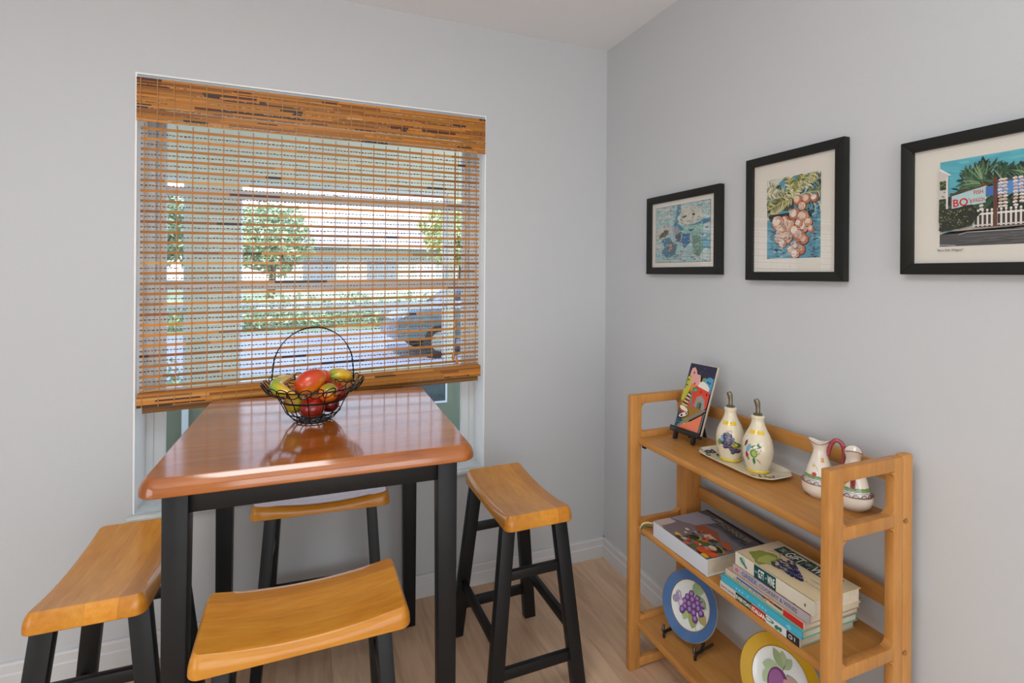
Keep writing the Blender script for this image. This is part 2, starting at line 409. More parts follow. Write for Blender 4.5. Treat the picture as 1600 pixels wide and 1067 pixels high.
# marble sill with rounded nose
SILL = mat('sill_marble', (206, 212, 212), 0.18, var=0.14, scale=14, coat=0.5, coat_r=0.05)
bm = NB(); box(bm, (XL+0.001, -0.0, ZB-0.02), (XR-0.001, 0.135, ZB)); box(bm, (XL-0.014, -0.026, ZB-0.02), (XR+0.014, 0.0, ZB), 0.008, 3)
struct('trim_2', bm, SILL, smooth=True)
# window: frame, two sashes, mid rail
wy0, wy1 = 0.135, 0.19; GX0, GX1 = XL+0.042, XR-0.046
bm = NB()
def fr(x0, x1, z0, z1, t, y0, y1):
    box(bm, (x0, y0, z0), (x0+t, y1, z1), 0.002); box(bm, (x1-t, y0, z0), (x1, y1, z1), 0.002)
    box(bm, (x0+t, y0, z0), (x1-t, y1, z0+t), 0.002); box(bm, (x0+t, y0, z1-t), (x1-t, y1, z1), 0.002)
fr(XL, XR, ZB-0.005, ZT+0.0, 0.03, wy0, wy1)
win = struct('window_1', bm, VINYL, smooth=True)
bm = NB(); fr(XL+0.03, XR-0.03, 1.29, ZT-0.03, 0.03, 0.158, 0.182); box(bm, (XL+0.06, 0.160, 1.650), (XR-0.06, 0.180, 1.684), 0.002)
link('upper_sash', bm, VINYL, win)
bm = NB(); fr(XL+0.03, XR-0.03, ZB+0.025, 1.325, 0.036, 0.138, 0.160)
sash = link('lower_sash', bm, VINYL, win)
bm = NB(); box(bm, (XL+0.055, 0.168, 1.31), (XR-0.055, 0.171, ZT-0.055)); link('glass_pane', bm, GLASS, win, False)
bm = NB(); box(bm, (XL+0.06, 0.147, ZB+0.055), (XR-0.06, 0.150, 1.295)); link('glass_pane', bm, GLASS, win, False)

# ================================================================== WOVEN BLIND
blind = thing('window_blind', 'woven bamboo roman shade half lowered over the window', 'window blind', ((XL+XR)/2, 0.02, 2.045))
bl = Vector(blind.location)
BAM = attr_mat('bamboo_slats', 0.5, 0.15, trans=0.18, coat_r=0.3)
rb = random.Random(5)
def bamcol(dark_p=0.06):
    u = rb.random()
    if u < dark_p: return lin((rb.randint(64, 100), rb.randint(34, 52), rb.randint(8, 22)))
    if u < dark_p+0.14: return lin((158, 92, 28))
    if u > 0.95: return lin((222, 166, 92))
    k = rb.uniform(0.84, 1.12); return lin((min(255, 204*k), 132*k, 44*k))
bx0, bx1 = XL+0.006, XR-0.006
def slat_row(cb, z, h, y, d, dp, x0, x1, dzt=0.0, tone=1.0):
    """row of wood in random lengths; dzt = rise from left to right over whole width"""
    x = x0; slope = dzt/(x1-x0); c = bamcol(dp)
    while x < x1-1e-5:
        l = rb.uniform(0.05, 0.30) if sum(c) > 0.2 else rb.uniform(0.02, 0.09); xe = min(x1, x+l)
        cb.box((x, y-d/2, z-h/2+slope*(x-x0)), (xe, y+d/2, z+h/2+slope*(x-x0)), tuple(q*tone for q in c), slope*(xe-x)); x = xe
        if rb.random() < 0.75: c = bamcol(dp)
# valance: close-set reeds of uneven width, standing a little proud
cb = CB(); z = 1.884
while z < 2.036:
    h = rb.choice([0.0045, 0.006, 0.008, 0.0035]); 
    slat_row(cb, z-2.045+h/2, h*1.02, -0.024, 0.002+0.002*rb.random(), 0.17, bx0-bl.x, bx1-bl.x)
    z += h+(0.0006 if rb.random() < 0.93 else 0.0024)
for z in (1.890, 1.912, 1.930, 1.951, 1.968, 1.990, 2.012):       # twine rows between the reeds
    x = bx0
    while x < bx1-0.006:
        l = rb.uniform(0.004, 0.009); zz = z-2.045+rb.uniform(-0.0008, 0.0008)
        if noise.noise(Vector((x*6, z*40, 0))) > -0.12:
            cb.box((x-bl.x, -0.0268, zz-0.0011), (x+l-bl.x, -0.0255, zz+0.0011), lin(rb.choice([(150, 128, 96), (112, 78, 40), (190, 176, 150), (96, 60, 28)])))
        x += l+rb.uniform(0.001, 0.005)
val = cb.build('valance', BAM, blind)
def strings(name, x0, x1, z0f, z1, y, w_, d=0.0012, parent=None, alpha=1):
    cb = CB(); n = 26
    for i in range(n):
        x = x0+0.012+(x1-x0-0.024)*i/(n-1); f = (x-x0)/(x1-x0)
        cb.box((x-w_/2, y-d/2, z0f(f)), (x+w_/2, y+d/2, z1), lin((196, 136, 70)))
    return cb.build(name, BAM, parent)
strings('valance_cords', bx0-bl.x, bx1-bl.x, lambda f: 1.884-2.045, 2.036-2.045, -0.0272, 0.0028, parent=val)
# hanging panel
fx0, fx1 = XL+0.012, XR-0.024
cb = CB(); tw = CB(); n = 26; zt = 1.866; zbl, zbr = 0.946, 0.978
for k in range(n):
    f = k/(n-1); zl = zt+(zbl-zt)*f; zr = zt+(zbr-zt)*f
    slat_row(cb, zl-2.045, 0.0094, 0.004, 0.0026, 0.07, fx0-bl.x, fx1-bl.x, zr-zl)
    if k < n-1:
        pit = (zt-zbl)/(n-1); zl2 = zl-pit/2; zr2 = zr-(zt-zbr)/(n-1)/2
        x = fx0; c = lin((206, 176, 128))
        while x < fx1-0.004:       # grass twine, knotted short dashes on a hair-thin core
            l = rb.uniform(0.005, 0.010); zz = zl2+(zr2-zl2)*(x-fx0)/(fx1-fx0)-2.045+rb.uniform(-0.0009, 0.0009)
            hh = rb.uniform(0.0028, 0.0046); col = lin((rb.randint(84, 140), rb.randint(56, 84), 34))
            tw.box((x-bl.x, 0.0035, zz-hh/2), (min(fx1, x+l)-bl.x, 0.0055, zz+hh/2), col)
            g = rb.uniform(0.003, 0.006)
            if x+l+g < fx1: tw.box((x+l-bl.x, 0.004, zz-0.0006), (x+l+g-bl.x, 0.005, zz+0.0006), c)
            x += l+g
# bunched extra reeds just above the fold
for q, (dz, hh) in enumerate([(0.013, 0.004), (0.0205, 0.0035)]):
    slat_row(cb, zbl-dz+0.0-2.045, hh, 0.004, 0.0026, 0.1, fx0-bl.x, fx1-bl.x, zbr-zbl)
pan = cb.build('woven_panel', BAM, blind)
tw.build('grass_twine', BAM, pan)
strings('warp_strings', fx0-bl.x, fx1-bl.x, lambda f: zbl+(zbr-zbl)*f-0.02-2.045, 1.884-2.045, 0.001, 0.0034, parent=pan)
# stacked bottom fold
cb = CB(); z = 0.878
while z < 0.924:
    h = rb.choice([0.0045, 0.006, 0.008]); slat_row(cb, z-2.045+h/2, h*1.03, -0.014, 0.004, 0.10, fx0-0.003-bl.x, fx1+0.006-bl.x, 0.031); z += h+0.0003
for k in range(4): slat_row(cb, 0.927-2.045, 0.004, -0.012+k*0.006, 0.006, 0.1, fx0-bl.x, fx1-bl.x, 0.031)
fold = cb.build('bottom_fold', BAM, blind)
strings('fold_cords', fx0-bl.x, fx1-bl.x, lambda f: 0.879+0.031*f-2.045, 0.926-2.045, -0.0165, 0.0028, parent=fold)
cb = CB(); z = 0.857
while z < 0.876:
    h = rb.choice([0.004, 0.005]); slat_row(cb, z-2.045+h/2, h, -0.003, 0.012, 0.12, fx0+0.012-bl.x, fx1-0.004-bl.x, 0.031, 0.42); z += h+0.0003
cb.build('hem_bar', BAM, blind)
HR = mat('headrail_metal', (176, 184, 190), 0.4)
bm = NB(); box(bm, (bx0-bl.x, -0.018, 1.99-2.045), (bx1-bl.x, 0.03, 2.047-2.045), 0.002); link('headrail', bm, HR, blind)
CORD = mat('blind_cord', (150, 104, 56), 0.8); TASS = mat('wooden_tassel', (196, 126, 40), 0.4, coat=0.4)
for (x, z) in ((-0.757, 1.142), (-0.762, 1.005), (-0.747, 0.985)):
    bm = NB(); tube(bm, [(x-bl.x, -0.0315, 1.884-2.045), (x-bl.x, -0.0315, z+0.012-2.045)], 0.0009, 6); cd = link('pull_cord', bm, CORD, blind)
    bm = NB(); lathe(bm, [(0, 0.014), (0.004, 0.014), (0.0052, 0.006), (0.0068, -0.006), (0.0068, -0.0125), (0.0055, -0.015), (0, -0.015)], (x-bl.x, -0.0315, z-2.045), 14); link('tassel', bm, TASS, cd)

# ================================================================== TABLE
tx, ty, ta = -1.298, -0.462, R(-1.6)
tab = thing('pub_table', 'square counter height table with honey wood top and black legs', 'table', (tx, ty, 0), ta)
bm = NB(); slab(bm, 0.383, 0.383, 0.042, 0.865, 0.905, 0.003, 0.015)
link('tabletop', bm, TOPW, tab)
bm = NB()
for s in (-1, 1):
    box(bm, (-0.29, s*0.318-0.01, 0.805), (0.29, s*0.318+0.01, 0.865), 0.001); box(bm, (s*0.318-0.01, -0.30, 0.805), (s*0.318+0.01, 0.30, 0.865), 0.001)
link('apron', bm, BLACK, tab)
for sxx in (-1, 1):
    for syy in (-1, 1):
        bm = NB(); cx, cy = sxx*0.3135, syy*0.3135; a, c = 0.0265, 0.0225
        q = lambda h, z, ox=0, oy=0: [(cx+ox-h, cy+oy-h, z), (cx+ox+h, cy+oy-h, z), (cx+ox+h, cy+oy+h, z), (cx+ox-h, cy+oy+h, z)]
        hexa(bm, q(c, 0.0, sxx*0.004, syy*0.004), q(a, 0.865), 0.0025); link('leg', bm, BLACK, tab)

# ================================================================== STOOLS
def make_stool():
    st = thing('saddle_stool', '', 'stool')
    bm = NB(); zc = lambda x, y: 0.018*min(1.0, (abs(y)/0.205))**2-0.018
    slab(bm, 0.1175, 0.218, 0.024, 0.567, 0.612, 0.003, 0.011, zc, 16)
    link('seat', bm, SEATW, st)
    tx_, ty_, fx_, fy_ = 0.090, 0.158, 0.150, 0.196; hw, hd = 0.0225, 0.016
    zt_ = 0.575
    def at(sx_, sy_, z):
        f = 1-z/zt_; return sx_*(tx_+(fx_-tx_)*f), sy_*(ty_+(fy_-ty_)*f)
    for sx_ in (-1, 1):
        for sy_ in (-1, 1):
            bm = NB(); x1, y1 = at(sx_, sy_, zt_); x0, y0 = at(sx_, sy_, 0)
            q = lambda cx, cy, z: [(cx-hw, cy-hd, z), (cx+hw, cy-hd, z), (cx+hw, cy+hd, z), (cx-hw, cy+hd, z)]
            zz = 0.567+0.002*0
            hexa(bm, q(x0, y0, 0), q(x1, y1, zz), 0.002); link('leg', bm, BLACK, st)
    for sy_ in (-1, 1):
        for z, h in ((0.408, 0.0145), (0.118, 0.0165)):
            bm = NB(); x, y = at(1, sy_, z); beam(bm, (-x+hw*0.8, y, z), (x-hw*0.8, y, z), (0, 0.009, 0), (0, 0, h)); link('stretcher', bm, BLACK, st)
    for sx_ in (-1, 1):
        z = 0.20; bm = NB(); x, y = at(sx_, 1, z); beam(bm, (x, -y+hd*0.8, z), (x, y-hd*0.8, z), (0.009, 0, 0), (0, 0, 0.0185)); link('stretcher', bm, BLACK, st)
    return st
st = make_stool()
grp = 'saddle stools around the table'
spots = [((-0.664, -0.475, 0), R(0.8), 'saddle stool right of the table, standing before the corner'),
         ((-1.800, -0.520, 0), R(-1.2), 'saddle stool left of the table, against the window wall side'),
         ((-1.343, -0.888, 0), R(90.5), 'saddle stool in front of the table, nearest the viewer'),
         ((-1.288, -0.237, 0), R(86.2), 'saddle stool behind the table, under the window')]
for i, (l, rz, lab) in enumerate(spots):
    o = st if i == 0 else dup_tree(st)
    o.location = l; o.rotation_euler = (0, 0, rz); tag(o, lab, 'stool', grp)

# ================================================================== FRUIT BASKET
bx, by, bz = -1.325, -0.455, 0.905
bas = thing('wire_basket', 'black wire basket with arched handle, holding fruit on the table', 'basket', (bx, by, bz), R(3))
def circ(r, z, n=48, wobble=0): return [((r+wobble*math.cos(8*2*PI*i/n))*math.cos(2*PI*i/n), (r+wobble*math.cos(8*2*PI*i/n))*math.sin(2*PI*i/n), z) for i in range(n)]
bm = NB()
prof = [(0.050, 0.004), (0.062, 0.012), (0.078, 0.030), (0.089, 0.052), (0.097, 0.070), (0.110, 0.090), (0.125, 0.107)]
for r, z, rad in ((0.050, 0.004, 0.0019), (0.030, 0.004, 0.0015), (0.078, 0.030, 0.0018), (0.096, 0.068, 0.0021), (0.099, 0.071, 0.0017), (0.125, 0.107, 0.0022)):
    tube(bm, circ(r, z), rad, 6, True)
for k in range(14):
    a = 2*PI*k/14; tube(bm, [(r*math.cos(a), r*math.sin(a), z) for r, z in [(0.0, 0.004)]+prof], 0.0016, 6)
link('basket_body', bm, WIRE, bas)
bm = NB()
for k in range(26):       # ring of small loops curling over the rim
    a = 2*PI*(k+0.5)/26; ca, sa = math.cos(a), math.sin(a); pts = []
    for i in range(14):
        t_ = 2*PI*i/14; tt = 0.0175*math.cos(t_); rr = 0.137+0.012*math.sin(t_); zz = 0.108+0.015*math.sin(t_+0.3)
        pts.append((rr*ca-tt*sa, rr*sa+tt*ca, zz))
    tube(bm, pts, 0.0016, 5, True)
link('rim_loops', bm, WIRE, bas)
bm = NB()
for ph in (0, PI):
    pts = []
    for i in range(120):
        t_ = i/119; a = PI*t_; x = -0.118*math.cos(a); z = 0.107+0.032*min(1, math.sin(a)*3)+0.146*math.sin(a)**0.9
        o_ = 0.0017; q = 46*a+ph; pts.append((x+o_*math.cos(q)*math.cos(a), o_*math.sin(q), z+o_*math.cos(q)*math.sin(a)))
    tube(bm, pts, 0.0014, 6)
link('handle', bm, WIRE, bas)

def fruit_mat(name, stops, rough=0.3, axis='Z', spots_=0.0):
    m, nt, b = newmat(name); N = nt.nodes.new; L = nt.links.new
    t = N('ShaderNodeTexCoord'); sp = N('ShaderNodeSeparateXYZ'); L(t.outputs['Generated'], sp.inputs[0])
    n = N('ShaderNodeTexNoise'); n.inputs['Scale'].default_value = 3.2; n.inputs['Detail'].default_value = 3; L(t.outputs['Generated'], n.inputs[0])
    ma = N('ShaderNodeMath'); ma.operation = 'MULTIPLY_ADD'; ma.inputs[1].default_value = 0.7; L(n.outputs['Fac'], ma.inputs[0])
    sb = N('ShaderNodeMath'); sb.operation = 'ADD'; sb.inputs[1].default_value = -0.35; L(sp.outputs[axis], sb.inputs[0]); L(sb.outputs[0], ma.inputs[2])
    r = N('ShaderNodeValToRGB'); els = r.color_ramp.elements
    els[0].position = stops[0][0]; els[0].color = (*lin(stops[0][1]), 1); els[1].position = stops[-1][0]; els[1].color = (*lin(stops[-1][1]), 1)
    for p_, c_ in stops[1:-1]: e = els.new(p_); e.color = (*lin(c_), 1)
    L(ma.outputs[0], r.inputs[0]); L(r.outputs[0], b.inputs['Base Color'])
    b.inputs['Roughness'].default_value = rough; b.inputs['Coat Weight'].default_value = 0.6; b.inputs['Coat Roughness'].default_value = 0.12
    return m
MANGO = fruit_mat('mango_skin', [(0.1, (200, 52, 14)), (0.45, (214, 84, 16)), (0.68, (226, 140, 22)), (0.92, (216, 66, 18))], axis='X')
APPLE = fruit_mat('apple_skin', [(0.1, (140, 22, 14)), (0.55, (168, 34, 18)), (0.8, (200, 130, 36)), (1.0, (168, 160, 50))], axis='Y')
DAPPLE = fruit_mat('dark_apple_skin', [(0.1, (110, 10, 18)), (0.6, (150, 18, 22)), (1.0, (190, 40, 30))])
ORANGE = fruit_mat('orange_peel', [(0.2, (214, 92, 14)), (0.6, (232, 120, 20)), (0.9, (150, 140, 30))])
BANANA = fruit_mat('banana_peel', [(0.0, (110, 160, 20)), (0.22, (170, 176, 26)), (0.45, (224, 176, 30)), (1.0, (216, 160, 36))], axis='X')
PEAR = fruit_mat('pear_skin', [(0.1, (120, 120, 20)), (0.6, (178, 160, 30)), (1.0, (196, 120, 30))])
STEM = mat('fruit_stem', (74, 60, 24), 0.7)
def blob(name, lab, cat, c, rad, m_, kind='apple', rot=(0, 0, 0), stem=True):
    o = thing(name, lab, cat, (bx+c[0], by+c[1], bz+c[2]), 0, 'fruit heaped in the wire basket'); o.rotation_euler = rot
    bm = NB(); prof = []
    for i in range(19):
        t_ = PI*i/18; r = math.sin(t_); z = -math.cos(t_)
        if kind == 'apple': z = z*0.92-0.17*math.exp(-(r/0.35)**2)*(1 if z > 0 else -0.5); r *= 1.0+0.05*z
        if kind == 'pear': r *= (1-0.28*max(0, z)); z *= 1.25
        if kind == 'mango': z *= 1.32; r *= 0.97-0.10*z/1.3
        prof.append((r*rad if 0 < i < 18 else 0, z*rad))
    lathe(bm, prof, seg=28)
    link('skin', bm, m_, o)
    if stem:
        top = prof[-1][1]; bm = NB(); tube(bm, [(0, 0, top-0.002), (0.001, 0, top+0.005), (0.003, 0, top+0.011)], 0.0013, 6); link('stem', bm, STEM, o)
    return o
def banana(lab, pts, rad, col=BANANA):
    o = thing('banana', lab, 'banana', (bx, by, bz), 0, 'fruit heaped in the wire basket')
    P = [Vector(p) for p in pts]; out = []; rr = []
    for i in range(25):
        t_ = i/24; a = (1-t_)**2*P[0]+2*t_*(1-t_)*P[1]+t_**2*P[2]; out.append(a); rr.append(rad*(max(0.25, min(1, math.sin(PI*min(0.999, max(0.001, t_)))**0.5*1.12))))
    bm = NB(); tube(bm, out, rr, 14); link('peel', bm, col, o)
    bm = NB(); d = (out[-1]-out[-2]).normalized(); tube(bm, [out[-1]-d*0.001, out[-1]+d*0.009], 0.0036, 8); link('stem', bm, STEM, o)
blob('mango', 'large orange red mango on top of the fruit basket', 'mango', (-0.010, -0.020, 0.122), 0.037, MANGO, 'mango', (R(0), R(62), R(14)), False)
blob('orange', 'orange fruit at the front right of the basket', 'orange', (0.040, -0.056, 0.092), 0.0285, ORANGE, 'ball', (R(20), R(15), 0), False)
blob('apple', 'red and green apple low at the front of the wire basket', 'apple', (-0.004, -0.034, 0.047), 0.0365, APPLE, 'apple', (R(25), 0, R(-30)), False)
blob('apple', 'dark red apple behind the orange in the basket', 'apple', (0.063, -0.012, 0.082), 0.032, DAPPLE, 'apple', (R(12), R(22), 0))
blob('apple', 'dark red apple low on the right of the basket', 'apple', (0.048, 0.020, 0.040), 0.028, DAPPLE, 'apple')
blob('pear', 'yellow green pear low on the left of the basket', 'pear', (-0.058, -0.012, 0.058), 0.027, PEAR, 'pear', (R(30), R(-50), 0))
blob('peach', 'orange peach behind the big mango in the basket', 'peach', (0.026, 0.040, 0.115), 0.0305, MANGO, 'ball', (0, 0, R(70)), False)
blob('pear', 'green pear at the back of the basket, stem up', 'pear', (-0.010, 0.058, 0.105), 0.026, PEAR, 'pear', (R(-15), R(20), 0))
banana('yellow banana curled over the left rim of the basket', [(-0.052, -0.085, 0.101), (-0.150, -0.052, 0.122), (-0.062, 0.052, 0.128)], 0.0185)
banana('green tipped banana leaning on the right rim of the basket', [(0.050, 0.006, 0.126), (0.098, 0.020, 0.140), (0.110, 0.022, 0.112)], 0.0155)
banana('yellow banana lying behind the green tipped one at the right', [(0.036, 0.075, 0.118), (0.075, 0.072, 0.136), (0.110, 0.052, 0.120)], 0.0150)

# ================================================================== BOOKCASE
bc = thing('folding_bookcase', 'open three shelf folding bookcase of honey wood against the picture wall', 'bookcase', (-0.17, -1.02, 0))
ox, oy = -0.17, -1.02
XF0, XF1, XR0, XR1, XB0, XB1 = -0.314, -0.270, -0.104, -0.073, -0.072, -0.036
YN, YS = -0.648, -1.390; TH = 0.022
def fillet(bm, x, z, sx_, sz_, y0, y1, r=0.018):
    pts = [(x, y0, z)]
    for i in range(6):
        a = R(90*i/5); pts.append((x+sx_*(r-r*math.sin(a)), y0, z+sz_*(r-r*math.cos(a))))
    if sx_*sz_ < 0: pts.reverse()
    prism(bm, [(p[0]-ox, p[1]-oy, p[2]) for p in pts], (0, y1-y0, 0))
def P(x, y, z): return (x-ox, y-oy, z)
RAILS = [(0.914, 0.945), (0.787, 0.8165), (0.484, 0.514), (0.150, 0.181), (0.007, 0.037)]
for y0, y1 in ((YN-TH, YN), (YS, YS+TH)):
    bm = NB()
    box(bm, P(XF0, y0, 0), P(XF1, y1, 0.945), 0.0035); box(bm, P(XR0, y0, 0), P(XR1, y1, 0.945), 0.0035)
    for z0, z1 in RAILS: box(bm, P(XF1-0.006, y0+0.0005, z0), P(XR0+0.006, y1-0.0005, z1), 0.003)
    for (z, s) in ((0.914, -1), (0.8165, 1), (0.787, -1), (0.514, 1), (0.484, -1), (0.181, 1)):
        fillet(bm, XF1-0.001, z, 1, s, y0+0.001, y1-0.001); fillet(bm, XR0+0.001, z, -1, s, y0+0.001, y1-0.001)
    link('side_frame', bm, POSTW, bc)
for y0, y1 in ((YN-TH, YN), (YS, YS+TH)):
    bm = NB(); box(bm, P(XB0, y0, 0), P(XB1, y1, 0.948), 0.006, 3)
    if y1 == YN: box(bm, P(-0.104, -0.700, 0), P(XB1, YN-TH-.0005, 0.904), 0.001)
    link('back_post', bm, POSTW, bc)
for z0, z1 in ((0.868, 0.908), (0.563, 0.609)):
    bm = NB(); box(bm, P(-0.050, -0.70, z0), P(-0.038, YS+TH, z1), 0.003); link('back_rail', bm, SHELFW, bc)
for zt_ in (0.797, 0.498, 0.167):
    bm = NB()
    rr = 0.0085; pr = [(-0.109, zt_-0.022)]+[(-0.286+rr-rr*math.sin(R(t)), zt_-0.022+rr-rr*math.cos(R(t))) for t in range(0, 91, 15)]+[(-0.286+rr-rr*math.cos(R(t)), zt_-rr+rr*math.sin(R(t))) for t in range(0, 91, 15)]+[(-0.109, zt_)]
    prism(bm, [P(x, YN-TH, z) for x, z in pr], (0, YS+2*TH-YN, 0)); box(bm, P(-0.109, -0.701, zt_-0.022), P(-0.054, YS+TH, zt_))
    link('shelf', bm, SHELFW, bc)
BOLT = mat('wood_plug', (158, 106, 52), 0.45)
for z in (0.797, 0.494):
    for y, s in ((YS, -1),):
        bm = NB(); tube(bm, [P(-0.064, y+0.002, z), P(-0.064, y-0.0015, z)], 0.0062, 16); link('bolt', bm, BOLT, bc)
for z in (0.765, 0.466, 0.135):
    bm = NB(); tube(bm, [P(-0.262, YN-TH+0.002, z), P(-0.262, YN-TH-0.010, z)], 0.006, 12); link('shelf_pin', bm, BLACK, bc)

# ================================================================== PICTURES on the right wall
def picture(name, label, y0, y1, z0, z1, fwid, im, draw, matcol=(222, 216, 206)):
    """y0>y1 ; im = (uy0, uy1, uz0, uz1) image area"""
    cy, cz = (y0+y1)/2, z0
    o = thing(name, label, 'picture', (0, cy, cz), 0, 'black framed pictures')
    def Q(x, y, z): return (x, y-cy, z-cz)
    bm = NB(); d0, d1 = -0.002, -0.024
    outer = [(y0, z0), (y1, z0), (y1, z1), (y0, z1)]; inner = [(y0-fwid, z0+fwid), (y1+fwid, z0+fwid), (y1+fwid, z1-fwid), (y0-fwid, z1-fwid)]
    for i in range(4):
        j = (i+1) % 4; A = [outer[i], outer[j], inner[j], inner[i]]
        hexa(bm, [Q(d0, a, c) for a, c in A], [Q(d1, a, c) for a, c in A], 0.0012)
    link('frame', bm, FRAMEM, o)
    bm = NB(); box(bm, Q(-0.003, y0-fwid+0.002, z0+fwid-0.002), Q(-0.0135, y1+fwid-0.002, z1-fwid+0.002))
    MT = mat('mount_card', matcol, 0.85); link('mount', bm, MT, o, False)
    iy0, iy1, iz0, iz1 = im; W = iy0-iy1; Hh = iz1-iz0
    A = Art(lambda u, v, l: Q(-0.0137-l, iy0-u, iz0+v), 0.000003)
    draw(A, W, Hh); A.build('artwork', PAPER, o)
    bm = NB(); box(bm, Q(-0.0190, y0-fwid+0.001, z0+fwid-0.001), Q(-0.0205, y1+fwid-0.001, z1-fwid+0.001)); link('glass', bm, PGLASS, o, False)
    return o
def clamp(v, a, b_): return max(a, min(b_, v))
class Clip:
    """wraps Art so that everything is kept inside 0..W, 0..H"""
    def __init__(s, A, W, Hh): s.A = A; s.W = W; s.H = Hh; s.r = A.r
    def c(s, pts): return [(clamp(u, 0, s.W), clamp(v, 0, s.H)) for u, v in pts]
    def poly(s, pts, col): s.A.poly(s.c(pts), col)
    def rect(s, a, b_, c, d, col): s.A.rect(clamp(a, 0, s.W), clamp(b_, 0, s.H), clamp(c, 0, s.W), clamp(d, 0, s.H), col)
    def ell(s, u, v, a, b_, col, rot=0, n=16):
        cr_, sr = math.cos(R(rot)), math.sin(R(rot))
        s.A.poly(s.c([(u+a*math.cos(t)*cr_-b_*math.sin(t)*sr, v+a*math.cos(t)*sr+b_*math.sin(t)*cr_) for t in [2*PI*i/n for i in range(n)]]), col)
    def leaf(s, u, v, l, w_, rot, col, bend=0.0):
        c_, s_ = math.cos(R(rot)), math.sin(R(rot)); p = []
        for i in range(11): t_ = i/10; p.append((t_*l, w_*math.sin(PI*t_)**0.7/2, t_))
        for i in range(9, 0, -1): t_ = i/10; p.append((t_*l, -w_*math.sin(PI*t_)**0.7/2, t_))
        s.A.poly(s.c([(u+x*c_-y*s_, v+x*s_+y*c_-bend*l*t_*t_) for x, y, t_ in p]), col)
    def stroke(s, pts, w_, col, taper=True): s.A.stroke(s.c(pts), w_, col, True, taper)
    def blobby(s, pts, col, jit=0.002, sub=4):
        out = []; n = len(pts)
        for i in range(n):
            p, q = pts[i], pts[(i+1) % n]
            for k in range(sub): out.append((p[0]+(q[0]-p[0])*k/sub+s.r.uniform(-jit, jit), p[1]+(q[1]-p[1])*k/sub+s.r.uniform(-jit, jit)))
        s.A.poly(s.c(out), col)

